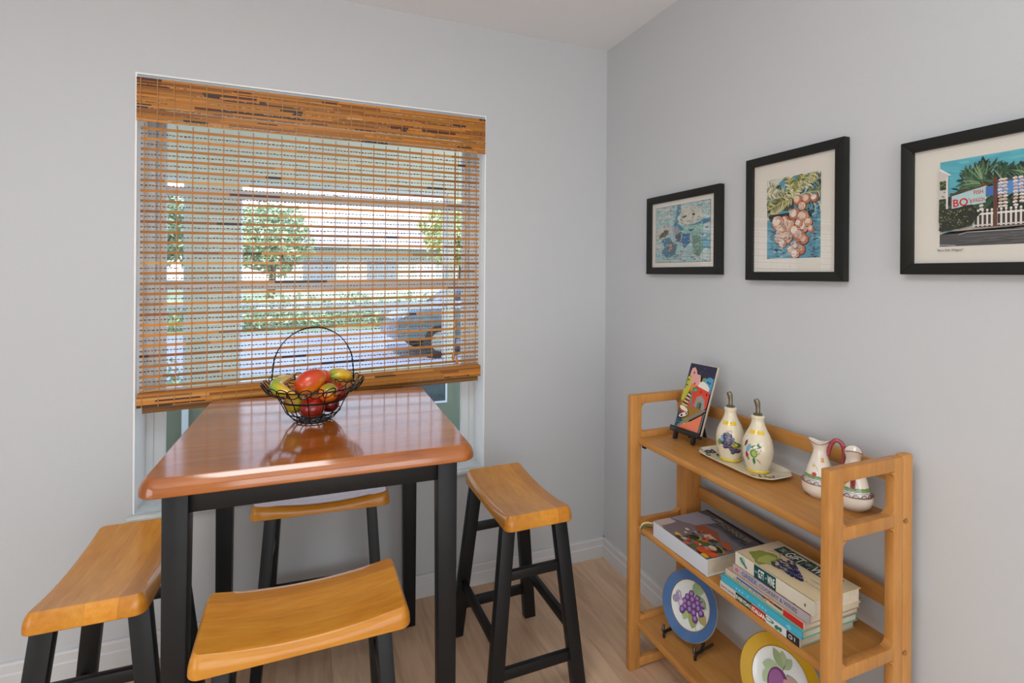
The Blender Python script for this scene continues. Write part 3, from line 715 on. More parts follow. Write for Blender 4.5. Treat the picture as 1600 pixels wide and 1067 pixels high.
def draw_map(A, W, Hh):
    A.rect(-0.0015, -0.0015, W+0.0015, Hh+0.0015, (50, 52, 54)); A.rect(0, 0, W, Hh, (176, 200, 200)); C = Clip(A, W, Hh); r = A.r
    def S(pts): return [(u*W, v*Hh) for u, v in pts]
    for i in range(150):      # watery washes
        u, v = r.random()*W, r.random()*Hh; col = r.choice([(150, 190, 196), (186, 204, 200), (120, 174, 190), (200, 204, 196), (164, 198, 190), (205, 196, 186)])
        C.ell(u, v, r.uniform(.006, .03), r.uniform(.002, .008), col, r.uniform(-25, 25), 9)
    C.blobby(S([(.42, 1), (.48, 1), (.50, .82), (.47, .7), (.40, .66), (.40, .8)]), (84, 140, 170))
    C.blobby(S([(.38, .72), (.52, .60), (.66, .62), (1.0, .72), (1, .66), (.62, .54), (.46, .54), (.36, .64)]), (74, 134, 168))
    C.blobby(S([(.42, .76), (.50, .90), (.66, .95), (.80, .90), (.90, .78), (.84, .70), (.62, .64), (.48, .66)]), (206, 202, 188), .003)
    C.ell(.56*W, .78*Hh, .012, .004, (70, 80, 70), 10); C.ell(.72*W, .80*Hh, .008, .004, (50, 60, 56))
    C.poly(S([(.02, .62), (.30, .66), (.28, .44), (.02, .42)]), (196, 188, 178))
    C.blobby(S([(.08, .50), (.14, .54), (.20, .60), (.26, .56), (.26, .50), (.18, .46), (.12, .46), (.07, .42)]), (92, 96, 62), .002)
    C.poly(S([(.54, .60), (.88, .64), (.88, .48), (.54, .47)]), (146, 188, 178)); C.blobby(S([(.60, .54), (.68, .56), (.76, .55), (.68, .52)]), (80, 112, 108))
    C.blobby(S([(.30, .66), (.36, .66), (.40, .44), (.48, .34), (.36, .30), (.28, .40)]), (170, 196, 204))
    C.blobby(S([(.12, .40), (.28, .46), (.34, .36), (.44, .30), (.40, .14), (.24, .08), (.12, .16), (.18, .28)]), (70, 128, 158), .004)
    C.blobby(S([(.24, .34), (.32, .38), (.38, .28), (.36, .16), (.28, .15), (.23, .24)]), (112, 104, 98), .002)
    C.blobby(S([(.27, .32), (.32, .33), (.34, .24), (.28, .22)]), (170, 150, 146), .002)
    C.blobby(S([(.38, .52), (.52, .52), (.48, .34), (.40, .36)]), (86, 98, 104), .003); C.blobby(S([(.36, .60), (.46, .60), (.46, .50), (.38, .48)]), (168, 150, 148), .003)
    C.blobby(S([(.52, .48), (.66, .48), (.66, .34), (.56, .24), (.50, .34)]), (66, 110, 158), .003)
    C.blobby(S([(.70, .44), (.84, .42), (.90, .22), (.82, .06), (.72, .14), (.70, .3)]), (108, 146, 128), .004)
    C.blobby(S([(.86, .40), (1, .44), (1, .20), (.88, .22)]), (96, 158, 178), .003)
    for i in range(260):
        u, v = r.random()*W, r.random()*Hh; col = r.choice([(70, 84, 92), (84, 130, 150), (120, 150, 150), (110, 130, 134), (190, 120, 104), (60, 110, 140), (230, 232, 226), (140, 110, 90)])
        l = r.uniform(.004, .014); a = r.uniform(-.5, .5); C.stroke([(u, v), (u+l/2*math.cos(a), v+l/2*math.sin(a)+.0008), (u+l*math.cos(a), v+l*math.sin(a))], r.uniform(.0011, .0022), col)
    for i in range(240):
        u, v = r.random()*W, r.random()*Hh; C.ell(u, v, r.uniform(.002, .008), r.uniform(.001, .003), r.choice([(132, 170, 176), (108, 150, 164), (176, 190, 180), (150, 176, 164), (190, 172, 160), (96, 128, 136), (206, 204, 194)]), r.uniform(-40, 40), 8)
    for t_ in (.18, .36, .5, .7, .88): C.stroke([(t_*W, 0), (t_*W, Hh)], .0007, (110, 140, 146), False); C.stroke([(0, t_*Hh), (W, t_*Hh)], .0007, (110, 140, 146), False)
    for v in (.05, .09, .12): C.stroke([(.14*W, v*Hh), (.5*W, v*Hh)], .0012, (96, 100, 100), False); C.stroke([(.58*W, (v+.04)*Hh), (.8*W, (v+.04)*Hh)], .0012, (96, 104, 104), False)
    for v in (.46, .62): C.stroke([(.5*W, v*Hh), (W, (v+.02)*Hh)], .0008, (50, 70, 76), False)
    C.stroke([(.30*W, .72*Hh), (.34*W, .40*Hh)], .004, (206, 214, 214)); C.stroke([(.80*W, .0), (.80*W, .2*Hh)], .0008, (60, 80, 90), False)

def draw_coco(A, W, Hh):
    A.rect(0, 0, W, Hh, (92, 150, 170)); C = Clip(A, W, Hh); r = A.r
    for i in range(120):
        u, v = r.random()*W, r.random()*Hh; col = r.choice([(80, 160, 190), (60, 120, 150), (120, 180, 190), (36, 52, 62), (140, 190, 190)])
        C.ell(u, v, r.uniform(.005, .02), r.uniform(.001, .004), col, r.uniform(-30, 30), 8)
    def frond(u0, v0, u1, v1, bend, n, cols, ll, side=(-1, 1)):
        mid = ((u0+u1)/2, (v0+v1)/2+bend); q = []
        for i in range(n+1):
            t_ = i/n; q.append(((1-t_)**2*u0+2*t_*(1-t_)*mid[0]+t_**2*u1, (1-t_)**2*v0+2*t_*(1-t_)*mid[1]+t_**2*v1))
        for i in range(n):
            dx, dy = q[i+1][0]-q[i][0], q[i+1][1]-q[i][1]; a = math.atan2(dy, dx)
            for s in side:
                b_ = a+s*r.uniform(.7, 1.1); l = ll*r.uniform(.7, 1.2); col = r.choice(cols)
                C.stroke([q[i], (q[i][0]+l*.5*math.cos(b_), q[i][1]+l*.5*math.sin(b_)), (q[i][0]+l*math.cos(b_+s*.15), q[i][1]+l*math.sin(b_+s*.15)-.002)], .0024, col)
        C.stroke(q, .0022, (196, 186, 120), False)
    dk = [(34, 34, 28), (60, 58, 30), (30, 40, 44)]; lt = [(150, 148, 60), (120, 130, 50), (206, 200, 150), (60, 66, 40), (226, 222, 200)]
    C.blobby([(0, .82*Hh), (W*.35, Hh), (W*.3, Hh), (0, Hh)], (210, 206, 190)); C.blobby([(0, .60*Hh), (0, .70*Hh), (.5*W, .66*Hh), (.45*W, .58*Hh)], (70, 74, 50))
    for (u, v, l, w_, a_, c_) in ((.5, .74, .56, .16, 160, (214, 208, 182)), (.5, .74, .55, .12, 188, (176, 170, 110)), (.48, .72, .5, .14, 205, (196, 188, 140)), (.5, .74, .6, .16, 40, (220, 214, 186)), (.5, .74, .5, .12, 62, (150, 150, 60)), (.5, .74, .42, .14, 100, (170, 164, 66)), (.52, .73, .5, .12, 12, (120, 150, 140))): C.leaf(u*W, v*Hh, l*W*1.2, w_*W, a_, c_, .12)
    for e in [(.5, .74, .02, .92, .02), (.5, .74, .0, .74, .02), (.5, .72, .02, .62, .02)]: frond(e[0]*W, e[1]*Hh, e[2]*W, e[3]*Hh, e[4]*Hh*2, 20, dk+lt, .02)
    for e in [(.5, .74, 1.0, .92, .03), (.5, .72, 1.0, .76, .03), (.52, .72, 1.0, .64, .0)]: frond(e[0]*W, e[1]*Hh, e[2]*W, e[3]*Hh, e[4]*Hh*2, 20, dk+lt+[(70, 150, 190)], .022)
    for e in [(.48, .74, .42, 1.0, .0), (.5, .74, .70, 1.0, .0), (.5, .74, .95, 1.0, .02)]: frond(e[0]*W, e[1]*Hh, e[2]*W, e[3]*Hh, e[4], 18, lt, .02)
    C.blobby([(.04*W, .56*Hh), (.9*W, .56*Hh), (.84*W, .46*Hh), (.06*W, .46*Hh)], (38, 40, 40), .004)
    C.stroke([(.52*W, .72*Hh), (.49*W, .5*Hh), (.5*W, .1*Hh)], .008, (70, 50, 44), False)
    nuts = [(.60, .70, .07), (.76, .70, .07), (.90, .70, .06), (.68, .62, .06), (.54, .53, .085), (.70, .49, .09), (.36, .46, .08), (.22, .45, .10), (.44, .40, .09), (.28, .35, .09), (.68, .37, .10), (.56, .33, .08), (.62, .42, .06), (.26, .26, .09), (.40, .26, .09), (.64, .27, .09), (.72, .22, .07), (.32, .19, .07), (.56, .15, .08), (.48, .10, .06), (.66, .10, .07), (.56, .05, .07), (.80, .42, .06), (.84, .34, .05)]
    for u, v, s in nuts:
        u *= W; v *= Hh; s *= W
        s *= 1.12
        C.ell(u+.0012, v-.0012, s*1.08, s*1.1, r.choice([(90, 40, 32), (50, 40, 40), (150, 80, 56)]), 0, 16)
        C.ell(u, v, s, s, r.choice([(200, 140, 108), (208, 158, 132), (190, 116, 82)]), 0, 16); C.ell(u-.25*s, v+.2*s, s*.72, s*.66, r.choice([(224, 196, 176), (232, 212, 196), (216, 180, 160)]), r.uniform(0, 90), 12)
        for q_ in range(3):
            a0 = r.uniform(0, 2*PI); C.stroke([(u+s*.75*math.cos(a0+d_*.5), v+s*.75*math.sin(a0+d_*.5)) for d_ in range(4)], .0016, r.choice([(120, 56, 40), (60, 36, 32), (196, 110, 70), (240, 228, 214)]))
    for i in range(16):
        u, v = r.uniform(.05, .95)*W, r.uniform(.02, .6)*Hh; C.stroke([(u, v), (u+.004, v-.006), (u+.003, v-.014)], .0018, r.choice([(150, 40, 30), (200, 90, 60), (30, 34, 40), (90, 190, 210)]))
    for i in range(130):
        u, v = r.random()*W, r.uniform(.02, .6)*Hh; a = r.uniform(-.9, .9); C.stroke([(u, v), (u+.005*math.cos(a), v+.005*math.sin(a)), (u+.010*math.cos(a), v+.010*math.sin(a)-.001)], .0016, r.choice([(30, 34, 44), (120, 60, 44), (90, 190, 214), (232, 222, 210), (60, 90, 130)]))
    for i in range(60):
        u, v = r.random()*W, r.uniform(.0, .3)*Hh; a = r.uniform(-.4, .4); C.stroke([(u, v), (u+.008*math.cos(a), v+.008*math.sin(a)), (u+.014*math.cos(a), v+.014*math.sin(a)+.001)], .0016, r.choice([(30, 40, 60), (70, 160, 190), (110, 190, 210), (36, 60, 90)]))

def draw_wagon(A, W, Hh):
    C = Clip(A, W, Hh); r = A.r; A.rect(0, 0, W, Hh, (92, 176, 190)); k = .152    # k: width shown in the photograph (metres)
    for i in range(60): C.ell(r.random()*W, r.uniform(.62, 1)*Hh, r.uniform(.01, .03), r.uniform(.002, .005), r.choice([(96, 182, 196), (86, 168, 186), (104, 188, 198)]), r.uniform(-15, 15), 9)
    X = lambda u: u*k; Y = lambda v: v*Hh
    C.rect(0, 0, W, Y(.17), (80, 78, 80)); C.poly([(0, Y(.17)), (W, Y(.17)), (W, Y(.23)), (X(.3), Y(.22)), (0, Y(.14))], (188, 174, 162))
    for i in range(40): C.stroke([(r.random()*W, r.uniform(0, .14)*Hh), (0, 0)][:1]+[(r.random()*W, r.uniform(.02, .14)*Hh)], .0014, r.choice([(96, 94, 96), (66, 64, 66), (110, 106, 104)]))
    C.stroke([(0, Y(.02)), (X(.2), Y(.01))], .001, (214, 212, 208), False); C.stroke([(X(.24), Y(.13)), (X(.34), Y(.155)), (W, Y(.15))], .001, (210, 208, 204), False)
    # distant foliage and palms
    C.blobby([(X(.1), Y(.3)), (X(.1), Y(.56)), (X(.3), Y(.62)), (X(.6), Y(.62)), (W, Y(.66)), (W, Y(.3))], (44, 60, 42), .003)
    def palm(u, v, s, n=26):
        for k, (cols, ww, m_) in enumerate((([(30, 44, 40), (26, 38, 36), (38, 56, 46)], .20, n), ([(52, 84, 58), (44, 72, 54), (74, 108, 74)], .12, n), ([(110, 144, 100), (134, 160, 120)], .04, n//2))):
            for j in range(m_):
                a = r.uniform(-40, 220); l = s*r.uniform(.7, 1.1); C.leaf(u, v, l, s*ww, a, r.choice(cols), .22*abs(math.cos(R(a)))+.05)
                for q_ in (.45, .7):
                    C.leaf(u+l*q_*math.cos(R(a)), v+l*q_*math.sin(R(a))-.2*l*q_*q_, l*.34, s*ww*.35, a-35, r.choice(cols), .2)
    palm(X(.14), Y(.46), .030, 18); palm(X(.36), Y(.48), .030, 16)
    palm(X(.54), Y(.68), .060, 34); palm(X(.80), Y(.62), .056, 32); palm(X(1.12), Y(.66), .06, 32)
    for u, v in ((.54, .66), (.80, .58)): C.ell(X(u), Y(v), .004, .006, (150, 70, 44))
    C.ell(X(.57), Y(.62), .003, .010, (170, 180, 60), 10)
    # white porch building on the left
    C.poly([(0, Y(.42)), (0, Y(.93)), (X(.14), Y(.84)), (X(.115), Y(.81)), (X(.115), Y(.42))], (204, 196, 190)); C.poly([(0, Y(.93)), (X(.15), Y(.835)), (X(.15), Y(.82)), (0, Y(.90))], (228, 224, 218))
    C.rect(X(.01), Y(.665), X(.09), Y(.77), (52, 58, 44)); C.rect(0, Y(.30), X(.09), Y(.56), (48, 60, 40)); C.rect(X(.09), Y(.42), X(.115), Y(.81), (222, 216, 210))
    for i in range(18): C.ell(r.uniform(0, .08)*k, r.uniform(.32, .76)*Hh if r.random() < .5 else r.uniform(.68, .76)*Hh, .002, .0015, (110, 130, 60), 0, 7)
    # fence, hedge, posts and rail
    C.rect(X(.45), Y(.2), W, Y(.37), (66, 52, 46))
    u = .42
    while u*k < W:
        C.rect(X(u), Y(.205), X(u+.022), Y(.365), (224, 220, 214)); C.ell(X(u+.011), Y(.385), .0022, .0028, (230, 226, 222), 0, 9); u += .052
    C.rect(X(.42), Y(.335), W, Y(.355), (228, 224, 218)); C.rect(X(.42), Y(.215), W, Y(.23), (210, 204, 198))
    C.rect(X(.70), Y(.54), W, Y(.70), (84, 140, 200)); C.rect(X(.57), Y(.54), X(.66), Y(.64), (70, 110, 180))
    C.rect(X(.655), Y(.2), X(.70), Y(.74), (104, 64, 50)); C.stroke([(X(.14), Y(.60)), (X(.66), Y(.68)), (W, Y(.78))], .0032, (92, 62, 50), False)
    C.rect(X(.145), Y(.42), X(.165), Y(.62), (96, 60, 48))
    for (uu, n) in ((.735, 9), (.785, 9), (.895, 9), (.955, 8), (1.04, 9), (1.1, 8)):
        for j in range(n): C.ell(X(uu)+r.uniform(-.001, .001), Y(.70-.036*j), .0042, .0028, r.choice([(228, 214, 202), (236, 226, 216), (214, 190, 178)]), r.uniform(-15, 15), 10); C.ell(X(uu), Y(.70-.036*j)-.0012, .0022, .0007, (170, 80, 60), 0, 8)
    for j in range(6): C.ell(X(.54)+r.uniform(-.003, .003), Y(.60-.04*j), .0042, .0030, (226, 212, 200), r.uniform(-20, 20), 10)
    C.poly([(X(.165), Y(.435)), (X(.165), Y(.58)), (X(.57), Y(.655)), (X(.57), Y(.47))], (176, 206, 206))
    A.text('BO', X(.178), Y(.452), .0165, (200, 34, 38), 3, wid=.028); A.text("'s", X(.372), Y(.480), .0105, (196, 40, 42), 3, wid=.0060); A.text('WAGON', X(.418), Y(.482), .0085, (196, 40, 42), 3, wid=.0220); A.text('FISH', X(.430), Y(.572), .0082, (196, 40, 42), 3, wid=.0165)
    C.blobby([(0, Y(.18)), (0, Y(.42)), (X(.12), Y(.44)), (X(.42), Y(.46)), (X(.50), Y(.36)), (X(.40), Y(.22)), (X(.2), Y(.2))], (40, 44, 32), .003)
    for i in range(150):
        u, v = r.uniform(0, .46), r.uniform(.22, .42); C.ell(X(u), Y(v), r.uniform(.001, .0026), r.uniform(.0007, .0015), r.choice([(90, 92, 58), (120, 112, 78), (26, 30, 24), (60, 66, 40), (150, 140, 104)]), r.uniform(0, 180), 7)
    A.text('"Bo\'s Fish Wagon"', -.003, -.0105, .0045, (110, 104, 100), wid=.05)

p1 = picture('framed_picture', 'smallest black framed picture, a blue sea chart, nearest the corner', -0.353, -0.765, 1.361, 1.677, 0.028, (-0.404, -0.712, 1.409, 1.629), draw_map)
p2 = picture('framed_picture', 'upright black framed painting of coconuts under palm fronds', -0.879, -1.209, 1.344, 1.731, 0.0265, (-0.955, -1.135, 1.411, 1.654), draw_coco)
p3 = picture('framed_picture', 'large black framed painting of a roadside sign and palms, furthest right', -1.349, -1.905, 1.364, 1.677, 0.026, (-1.427, -1.827, 1.427, 1.618), draw_wagon)

# ================================================================== THINGS ON THE TOP SHELF
ZS = 0.797
# easel with painted tile
BLm, BRm = Vector((-0.172, -0.717, 0.835)), Vector((-0.156, -0.829, 0.835)); eu = (BRm-BLm); tw_ = eu.length; eu.normalize()
back = Vector((-eu.y, eu.x, 0)); back = back if back.x > 0 else -back
lean = R(21); ev = Vector((0, 0, 1))*math.cos(lean)+back*math.sin(lean); en = eu.cross(ev); en = en if en.x < 0 else -en
Ht = 0.232; ec = (BLm+BRm)/2
ease = thing('display_easel', 'small black wooden easel holding the painted tile on the top shelf', 'easel', (ec.x, ec.y, ZS))
E0 = Vector((ec.x, ec.y, ZS)); TLn = (-1 if True else 1)
def rel(v): return Vector(v)-E0
tk = 0.008
bm = NB()     # ledge lip
beam(bm, rel(BLm-eu*0.004+en*0.006-ev*0.006), rel(BRm+eu*0.004+en*0.006-ev*0.006), en*0.010, ev*0.0055, 0.0025)
beam(bm, rel(BLm-eu*0.004+en*0.014-ev*0.001), rel(BRm+eu*0.004+en*0.014-ev*0.001), en*0.003, ev*0.008, 0.0015)
link('ledge', bm, BLACKWOOD, ease)
for f in (0.14, 0.80):
    bm = NB(); a = BLm+eu*tw_*f; top = a-en*0.012+ev*0.13; hor = Vector((en.x, en.y, 0)).normalized()
    foot = Vector((a.x, a.y, ZS+0.006))+hor*0.012
    beam(bm, rel(foot), rel(a-ev*0.008+en*0.004), eu*0.006, hor*0.007, 0.002); link('front_foot', bm, BLACKWOOD, ease)
    bm = NB(); beam(bm, rel(a-ev*0.006-en*0.013), rel(a-en*0.013+ev*0.12), eu*0.005, en*0.0045, 0.001); link('upright', bm, BLACKWOOD, ease)
bm = NB(); mid = (BLm+BRm)/2; a = mid-en*0.019+ev*0.10; beam(bm, rel(a), rel(Vector((a.x, a.y, ZS+0.006))+back*0.035), eu*0.006, back*0.004, 0.001); link('rear_strut', bm, BLACKWOOD, ease)
bm = NB(); beam(bm, rel(Vector((mid.x, mid.y, ZS+0.026))-en*0.01), rel(Vector((mid.x, mid.y, ZS+0.024))+back*0.060), eu*0.005, (0, 0, 0.006), 0.001); link('cross_brace', bm, BLACKWOOD, ease)
TC = BLm+en*0.0005
tile = thing('painted_tile', 'tall painted tile of a hillside town at night, on the easel', 'tile', tuple(TC))
TILE = mat('tile_clay', (214, 200, 174), 0.5, var=0.05)
bm = NB(); q = lambda o_: [o_, o_+eu*tw_, o_+eu*tw_+ev*Ht, o_+ev*Ht]
hexa(bm, [p-TC for p in q(TC-en*tk)], [p-TC for p in q(TC)], 0.0012); link('tile_body', bm, TILE, tile)
A = Art(lambda u, v, l: (eu*u*tw_*0.97+ev*v*Ht*0.985+en*(0.0003+l)+eu*tw_*0.015+ev*Ht*0.008), 0.00004, 4)
W_ = lambda pts: pts
A.rect(0, 0, 1, 1, (28, 28, 60)); r = A.r
for i in range(40): A.ell(r.random(), r.uniform(.74, .98), .012, .006, r.choice([(60, 90, 130), (40, 48, 90), (80, 110, 150)]), 0, 8)
A.poly([(0, 0), (0, .32), (.35, .45), (.3, .1)], (30, 78, 100))
for i in range(30): A.ell(r.uniform(0, .28), r.uniform(.02, .34), .02, .004, (60, 120, 140), 30, 7)
A.poly([(0, .30), (0, .62), (.12, .66), (.42, .60), (.62, .40), (.9, .44), (.9, .3), (.40, .12), (.22, .14), (.25, .28)], (150, 108, 26))
A.poly([(.05, .60), (.05, .79), (.18, .80), (.22, .60), (.1, .42), (0, .42), (0, .6)], (180, 182, 50))
A.poly([(.10, .80), (.12, .92), (.22, .945), (.32, .90), (.36, .85), (.50, .84), (.54, .76), (.52, .64), (.2, .62), (.18, .8)], (222, 160, 150))
A.poly([(.60, .70), (.60, .80), (.70, .82), (.74, .66)], (110, 150, 60)); A.poly([(.70, .60), (.70, .80), (.86, .84), (1, .82), (1, .6)], (76, 150, 190))
A.poly([(.50, .68), (.54, .74), (.66, .76), (.80, .73), (.92, .68), (.92, .62), (.5, .62)], (230, 224, 210))
A.poly([(.40, .56), (.42, .68), (.98, .62), (.98, .38), (.84, .36), (.50, .34), (.32, .36)], (214, 58, 30))
A.poly([(.22, .60), (.24, .70), (.42, .68), (.40, .58)], (226, 130, 30)); A.poly([(.34, .58), (.50, .60), (.52, .38), (.30, .36), (.26, .44)], (206, 60, 36))
A.poly([(.52, .38), (.56, .52), (.70, .55), (.86, .50), (.94, .33), (.80, .36), (.78, .42), (.66, .44), (.62, .36)], (150, 144, 136)); A.ell(.70, .40, .075, .055, (60, 120, 90)); A.ell(.76, .40, .03, .05, (70, 44, 30))
A.poly([(.2, .5), (.34, .58), (.5, .34), (.4, .36), (.28, .48)], (120, 116, 110))
for u, v in ((.24, .86), (.36, .70), (.66, .60), (.10, .74), (.10, .66), (.82, .76), (.90, .75), (.88, .58)): A.ell(u, v, .022, .018, (30, 30, 40), 0, 10)
for i in range(8): A.poly([(.08+.02*i, .36+.027*i), (.30+.005*i, .345+.026*i), (.31+.005*i, .36+.026*i), (.09+.02*i, .376+.027*i)], [(238, 206, 150), (50, 34, 26)][i % 2])
A.ell(.42, .62, .10, .03, (44, 130, 90)); A.ell(.46, .61, .05, .02, (90, 170, 110))
A.ell(.20, .30, .20, .045, (40, 26, 22), -8); A.ell(.20, .303, .17, .036, (232, 224, 208), -8); A.poly([(.06, .29), (.36, .26), (.34, .24), (.1, .26)], (206, 50, 36))
A.ell(.24, .21, .19, .045, (40, 26, 22), 12); A.ell(.24, .215, .16, .034, (232, 214, 200), 12); A.ell(.18, .2, .04, .02, (40, 30, 26)); A.ell(.34, .24, .03, .015, (40, 30, 26))
A.ell(.40, .15, .10, .035, (100, 160, 60)); A.ell(.36, .11, .04, .02, (240, 140, 40)); A.ell(.34, .085, .09, .015, (232, 224, 208))
A.poly([(.02, .0), (.10, .0), (.70, .24), (.98, .34), (1, .36), (.9, .36), (.26, .12)], (128, 124, 118)); A.poly([(.14, .02), (.90, .0), (.92, .28), (.6, .16), (.3, .08)], (232, 122, 86)); A.poly([(.90, 0), (.98, 0), (1, .33), (.94, .29)], (96, 94, 92))
A.build('tile_painting', CERP, tile)

CREAM = mat('cream_glaze', (228, 216, 190), 0.22, coat=0.8, coat_r=0.05, var=0.03, scale=12)
YEL = mat('yellow_glaze', (232, 196, 52), 0.25, coat=0.8, coat_r=0.05)
PEWTER = mat('pewter_spout', (128, 118, 100), 0.4, metal=0.8, var=0.3, scale=90)
# oval serving tray
tr = thing('serving_tray', 'oblong cream ceramic tray with painted fruit under the two oil bottles', 'tray', (-0.146, -0.992, ZS))
bm = NB()
def tray_ring(s, z, inset=0.0):
    ring = []; n = 72
    for i in range(n):
        a = 2*PI*i/n; ca, sa = math.cos(a), math.sin(a); e = 0.42
        x = (0.070-inset)*math.copysign(abs(ca)**e, ca)*s; y = (0.134-inset)*math.copysign(abs(sa)**e, sa)*s
        k = 1+(0.05*math.cos(6*a+PI)+0.02*math.cos(10*a))*(abs(sa)**4)*s
        ring.append(bm.verts.new((x*k, y*k, z)))
    return ring
rings = [tray_ring(0.05, 0.002), tray_ring(0.6, 0.001), tray_ring(0.74, 0.001), tray_ring(0.86, 0.004), tray_ring(0.98, 0.0115), tray_ring(1.0, 0.013), tray_ring(0.985, 0.0145), tray_ring(0.87, 0.008), tray_ring(0.76, 0.005), tray_ring(0.6, 0.005), tray_ring(0.05, 0.005)]
for A_, B_ in zip(rings, rings[1:]):
    for k in range(72): bm.faces.new([A_[k], A_[(k+1) % 72], B_[(k+1) % 72], B_[k]])
bm.faces.new(rings[0]); bm.faces.new(rings[-1]); link('tray_dish', bm, CREAM, tr)
def trz(u, v):
    s = max(abs(u)/0.070, abs(v)/0.134)
    if s < .76: return 0.005
    if s < .87: return 0.005+0.003*(s-.76)/.11
    return 0.008+0.0065*(s-.87)/.115
A = Art(lambda u, v, l: (u, v, trz(u, v)+0.0008+l), 0.00003, 9)
for i in range(26): A.ell(-.022+A.r.uniform(-.014, .018), .112+A.r.uniform(-.012, .006), .0042, .0038, A.r.choice([(40, 50, 90), (30, 36, 64), (70, 80, 120)]), 0, 9)
for (u, v, a) in ((-.052, .108, 60), (-.045, .088, 100), (-.010, .092, -120), (-.02, .085, -80)): A.leaf(u, v, .024, .010, a, (60, 104, 40))
for (u, v, a) in ((-.048, .10, 20), (-.035, .092, 200)): A.leaf(u, v, .016, .008, a, (96, 134, 60))
A.stroke([(-.050, -.060), (-.046, -.090), (-.030, -.112), (-.010, -.124)], .002, (150, 90, 60))
for (u, v, a) in ((-.050, -.07, -60), (-.048, -.085, -150), (-.044, -.095, -30), (-.034, -.106, -100), (-.028, -.112, 10), (-.022, -.114, -60), (-.014, -.118, 30), (-.02, -.112, 80), (-.036, -.100, 60)): A.leaf(u, v, .021, .0065, a, A.r.choice([(30, 74, 44), (50, 96, 50), (24, 50, 36)]))
A.stroke([(-.056, -.02), (-.055, -.05)], .002, (176, 170, 70)); A.ell(-.054, -.065, .005, .003, (120, 150, 60))
A.build('tray_painting', CERP, tr)

def bottle(label, x, y, kind, face):
    zb = ZS+0.0055
    o = thing('oil_bottle', label, 'bottle', (x, y, zb), 0, 'ceramic oil and vinegar bottles on the tray')
    K_ = 0.82
    prof = [(0, 0), (.034, 0), (.0355, .003), (.0355, .009), (.0365, .011), (.0425, .024), (.0490, .045), (.0510, .060), (.0495, .076), (.0450, .092), (.0370, .108), (.0285, .121), (.0225, .133), (.0200, .143), (.0208, .149), (.0222, .152), (.0222, .157), (.019, .159), (.010, .159), (0, .157)]
    prof = [(q_*K_, z_) for q_, z_ in prof]
    bm = NB(); lathe(bm, prof, seg=40); link('bottle_body', bm, CREAM, o)
    bm = NB(); lathe(bm, [(.0352*K_, .0015), (.0376*K_, .003), (.0376*K_, .009), (.0370*K_, .010), (.0352*K_, .010)], seg=40); link('foot_band', bm, YEL, o, props={'label': 'yellow glazed band around the foot'})
    bm = NB(); lathe(bm, [(0, .157), (.010, .157), (.0125, .159), (.013, .162), (.010, .1635), (.0055, .165), (.0048, .17), (0, .17)], seg=20)
    tube(bm, [(0, 0, .165), (0.0005, 0, .18), (-.001, 0.0015, .195), (-.0035, .004, .203)], [.0062, .0060, .0078, .0068], 12)
    link('pour_spout', bm, PEWTER, o, props={'label': 'pewter pouring spout'})
    def rad(z):
        for (r0, z0), (r1, z1) in zip(prof[1:], prof[2:]):
            if z0 <= z <= z1 and z1 > z0: return r0+(r1-r0)*(z-z0)/(z1-z0)
        return .03
    def f(u, v, l):
        a = face+u/.043; rr = rad(v)+.0005+l; return (rr*math.cos(a), rr*math.sin(a), v)
    A = Art(f, 0.00003, 3 if kind else 8)
    A.rect(-.036, .1105, .026, .1205, (232, 196, 40), 14, 3)
    A.text('ACETO' if kind else 'OLIO', -.021 if kind else -.016, .1135, .0052, (150, 130, 60), wid=.026 if kind else .018)
    if kind:
        g = [(-.012, .083), (-.004, .086), (.004, .082), (-.016, .075), (-.007, .077), (.002, .075), (.010, .073), (-.012, .067), (-.003, .068), (.006, .066), (-.018, .06), (-.008, .059), (.001, .059), (.014, .062), (-.004, .051), (-.011, .049), (.004, .05), (.008, .043), (.014, .040), (.020, .0385), (.026, .038), (.018, .045), (.031, .0385), (.012, .034)]
        for u, v in g: A.ell(u-.004, v, .0064, .0060, (38, 36, 60), 0, 10); A.ell(u-.005, v+.001, .0040, .0036, (112, 108, 140), 0, 8); A.ell(u-.004, v-.0005, .0024, .0018, (60, 56, 84), 0, 8)
        A.leaf(.006, .062, .028, .012, -18, (40, 100, 54)); A.leaf(.004, .055, .018, .012, 10, (180, 180, 50)); A.leaf(.004, .051, .026, .006, -4, (176, 96, 50))
        A.stroke([(-.016, .094), (-.006, .096), (.004, .097), (.008, .092), (.002, .090)], .0012, (190, 140, 110)); A.leaf(-.03, .07, .02, .012, -100, (110, 150, 80)); A.leaf(-.026, .082, .02, .008, -70, (120, 160, 200))
    else:
        A.leaf(-.022, .076, .032, .010, 8, (50, 120, 90)); A.leaf(-.002, .079, .010, .007, 70, (50, 120, 90))
        A.leaf(-.034, .094, .022, .009, -110, (100, 60, 56)); A.leaf(-.022, .085, .030, .012, -115, (120, 170, 200)); A.leaf(-.034, .062, .022, .010, -80, (160, 50, 70))
        A.ell(-.012, .060, .0100, .0115, (80, 126, 50), 0, 16); A.ell(-.011, .060, .0070, .0085, (150, 180, 70), 0, 14); A.leaf(-.012, .050, .022, .008, -88, (50, 120, 80)); A.leaf(-.030, .050, .014, .006, -80, (90, 150, 110))
        A.stroke([(-.008, .048), (.000, .040), (.009, .031)], .0012, (120, 90, 76))
        for u, v in ((-.008, .073), (-.002, .068), (.003, .064), (.006, .070), (.001, .060), (0, .043), (.004, .038)): A.ell(u, v, .0016, .0014, (130, 90, 80), 0, 7)
    A.build('bottle_painting', CERP, o)
ang = math.atan2(-2.15+0.95, -1.35+0.15)
bottle('cream ceramic bottle painted with purple grapes, nearer the tile', -0.155, -0.953, 1, ang)
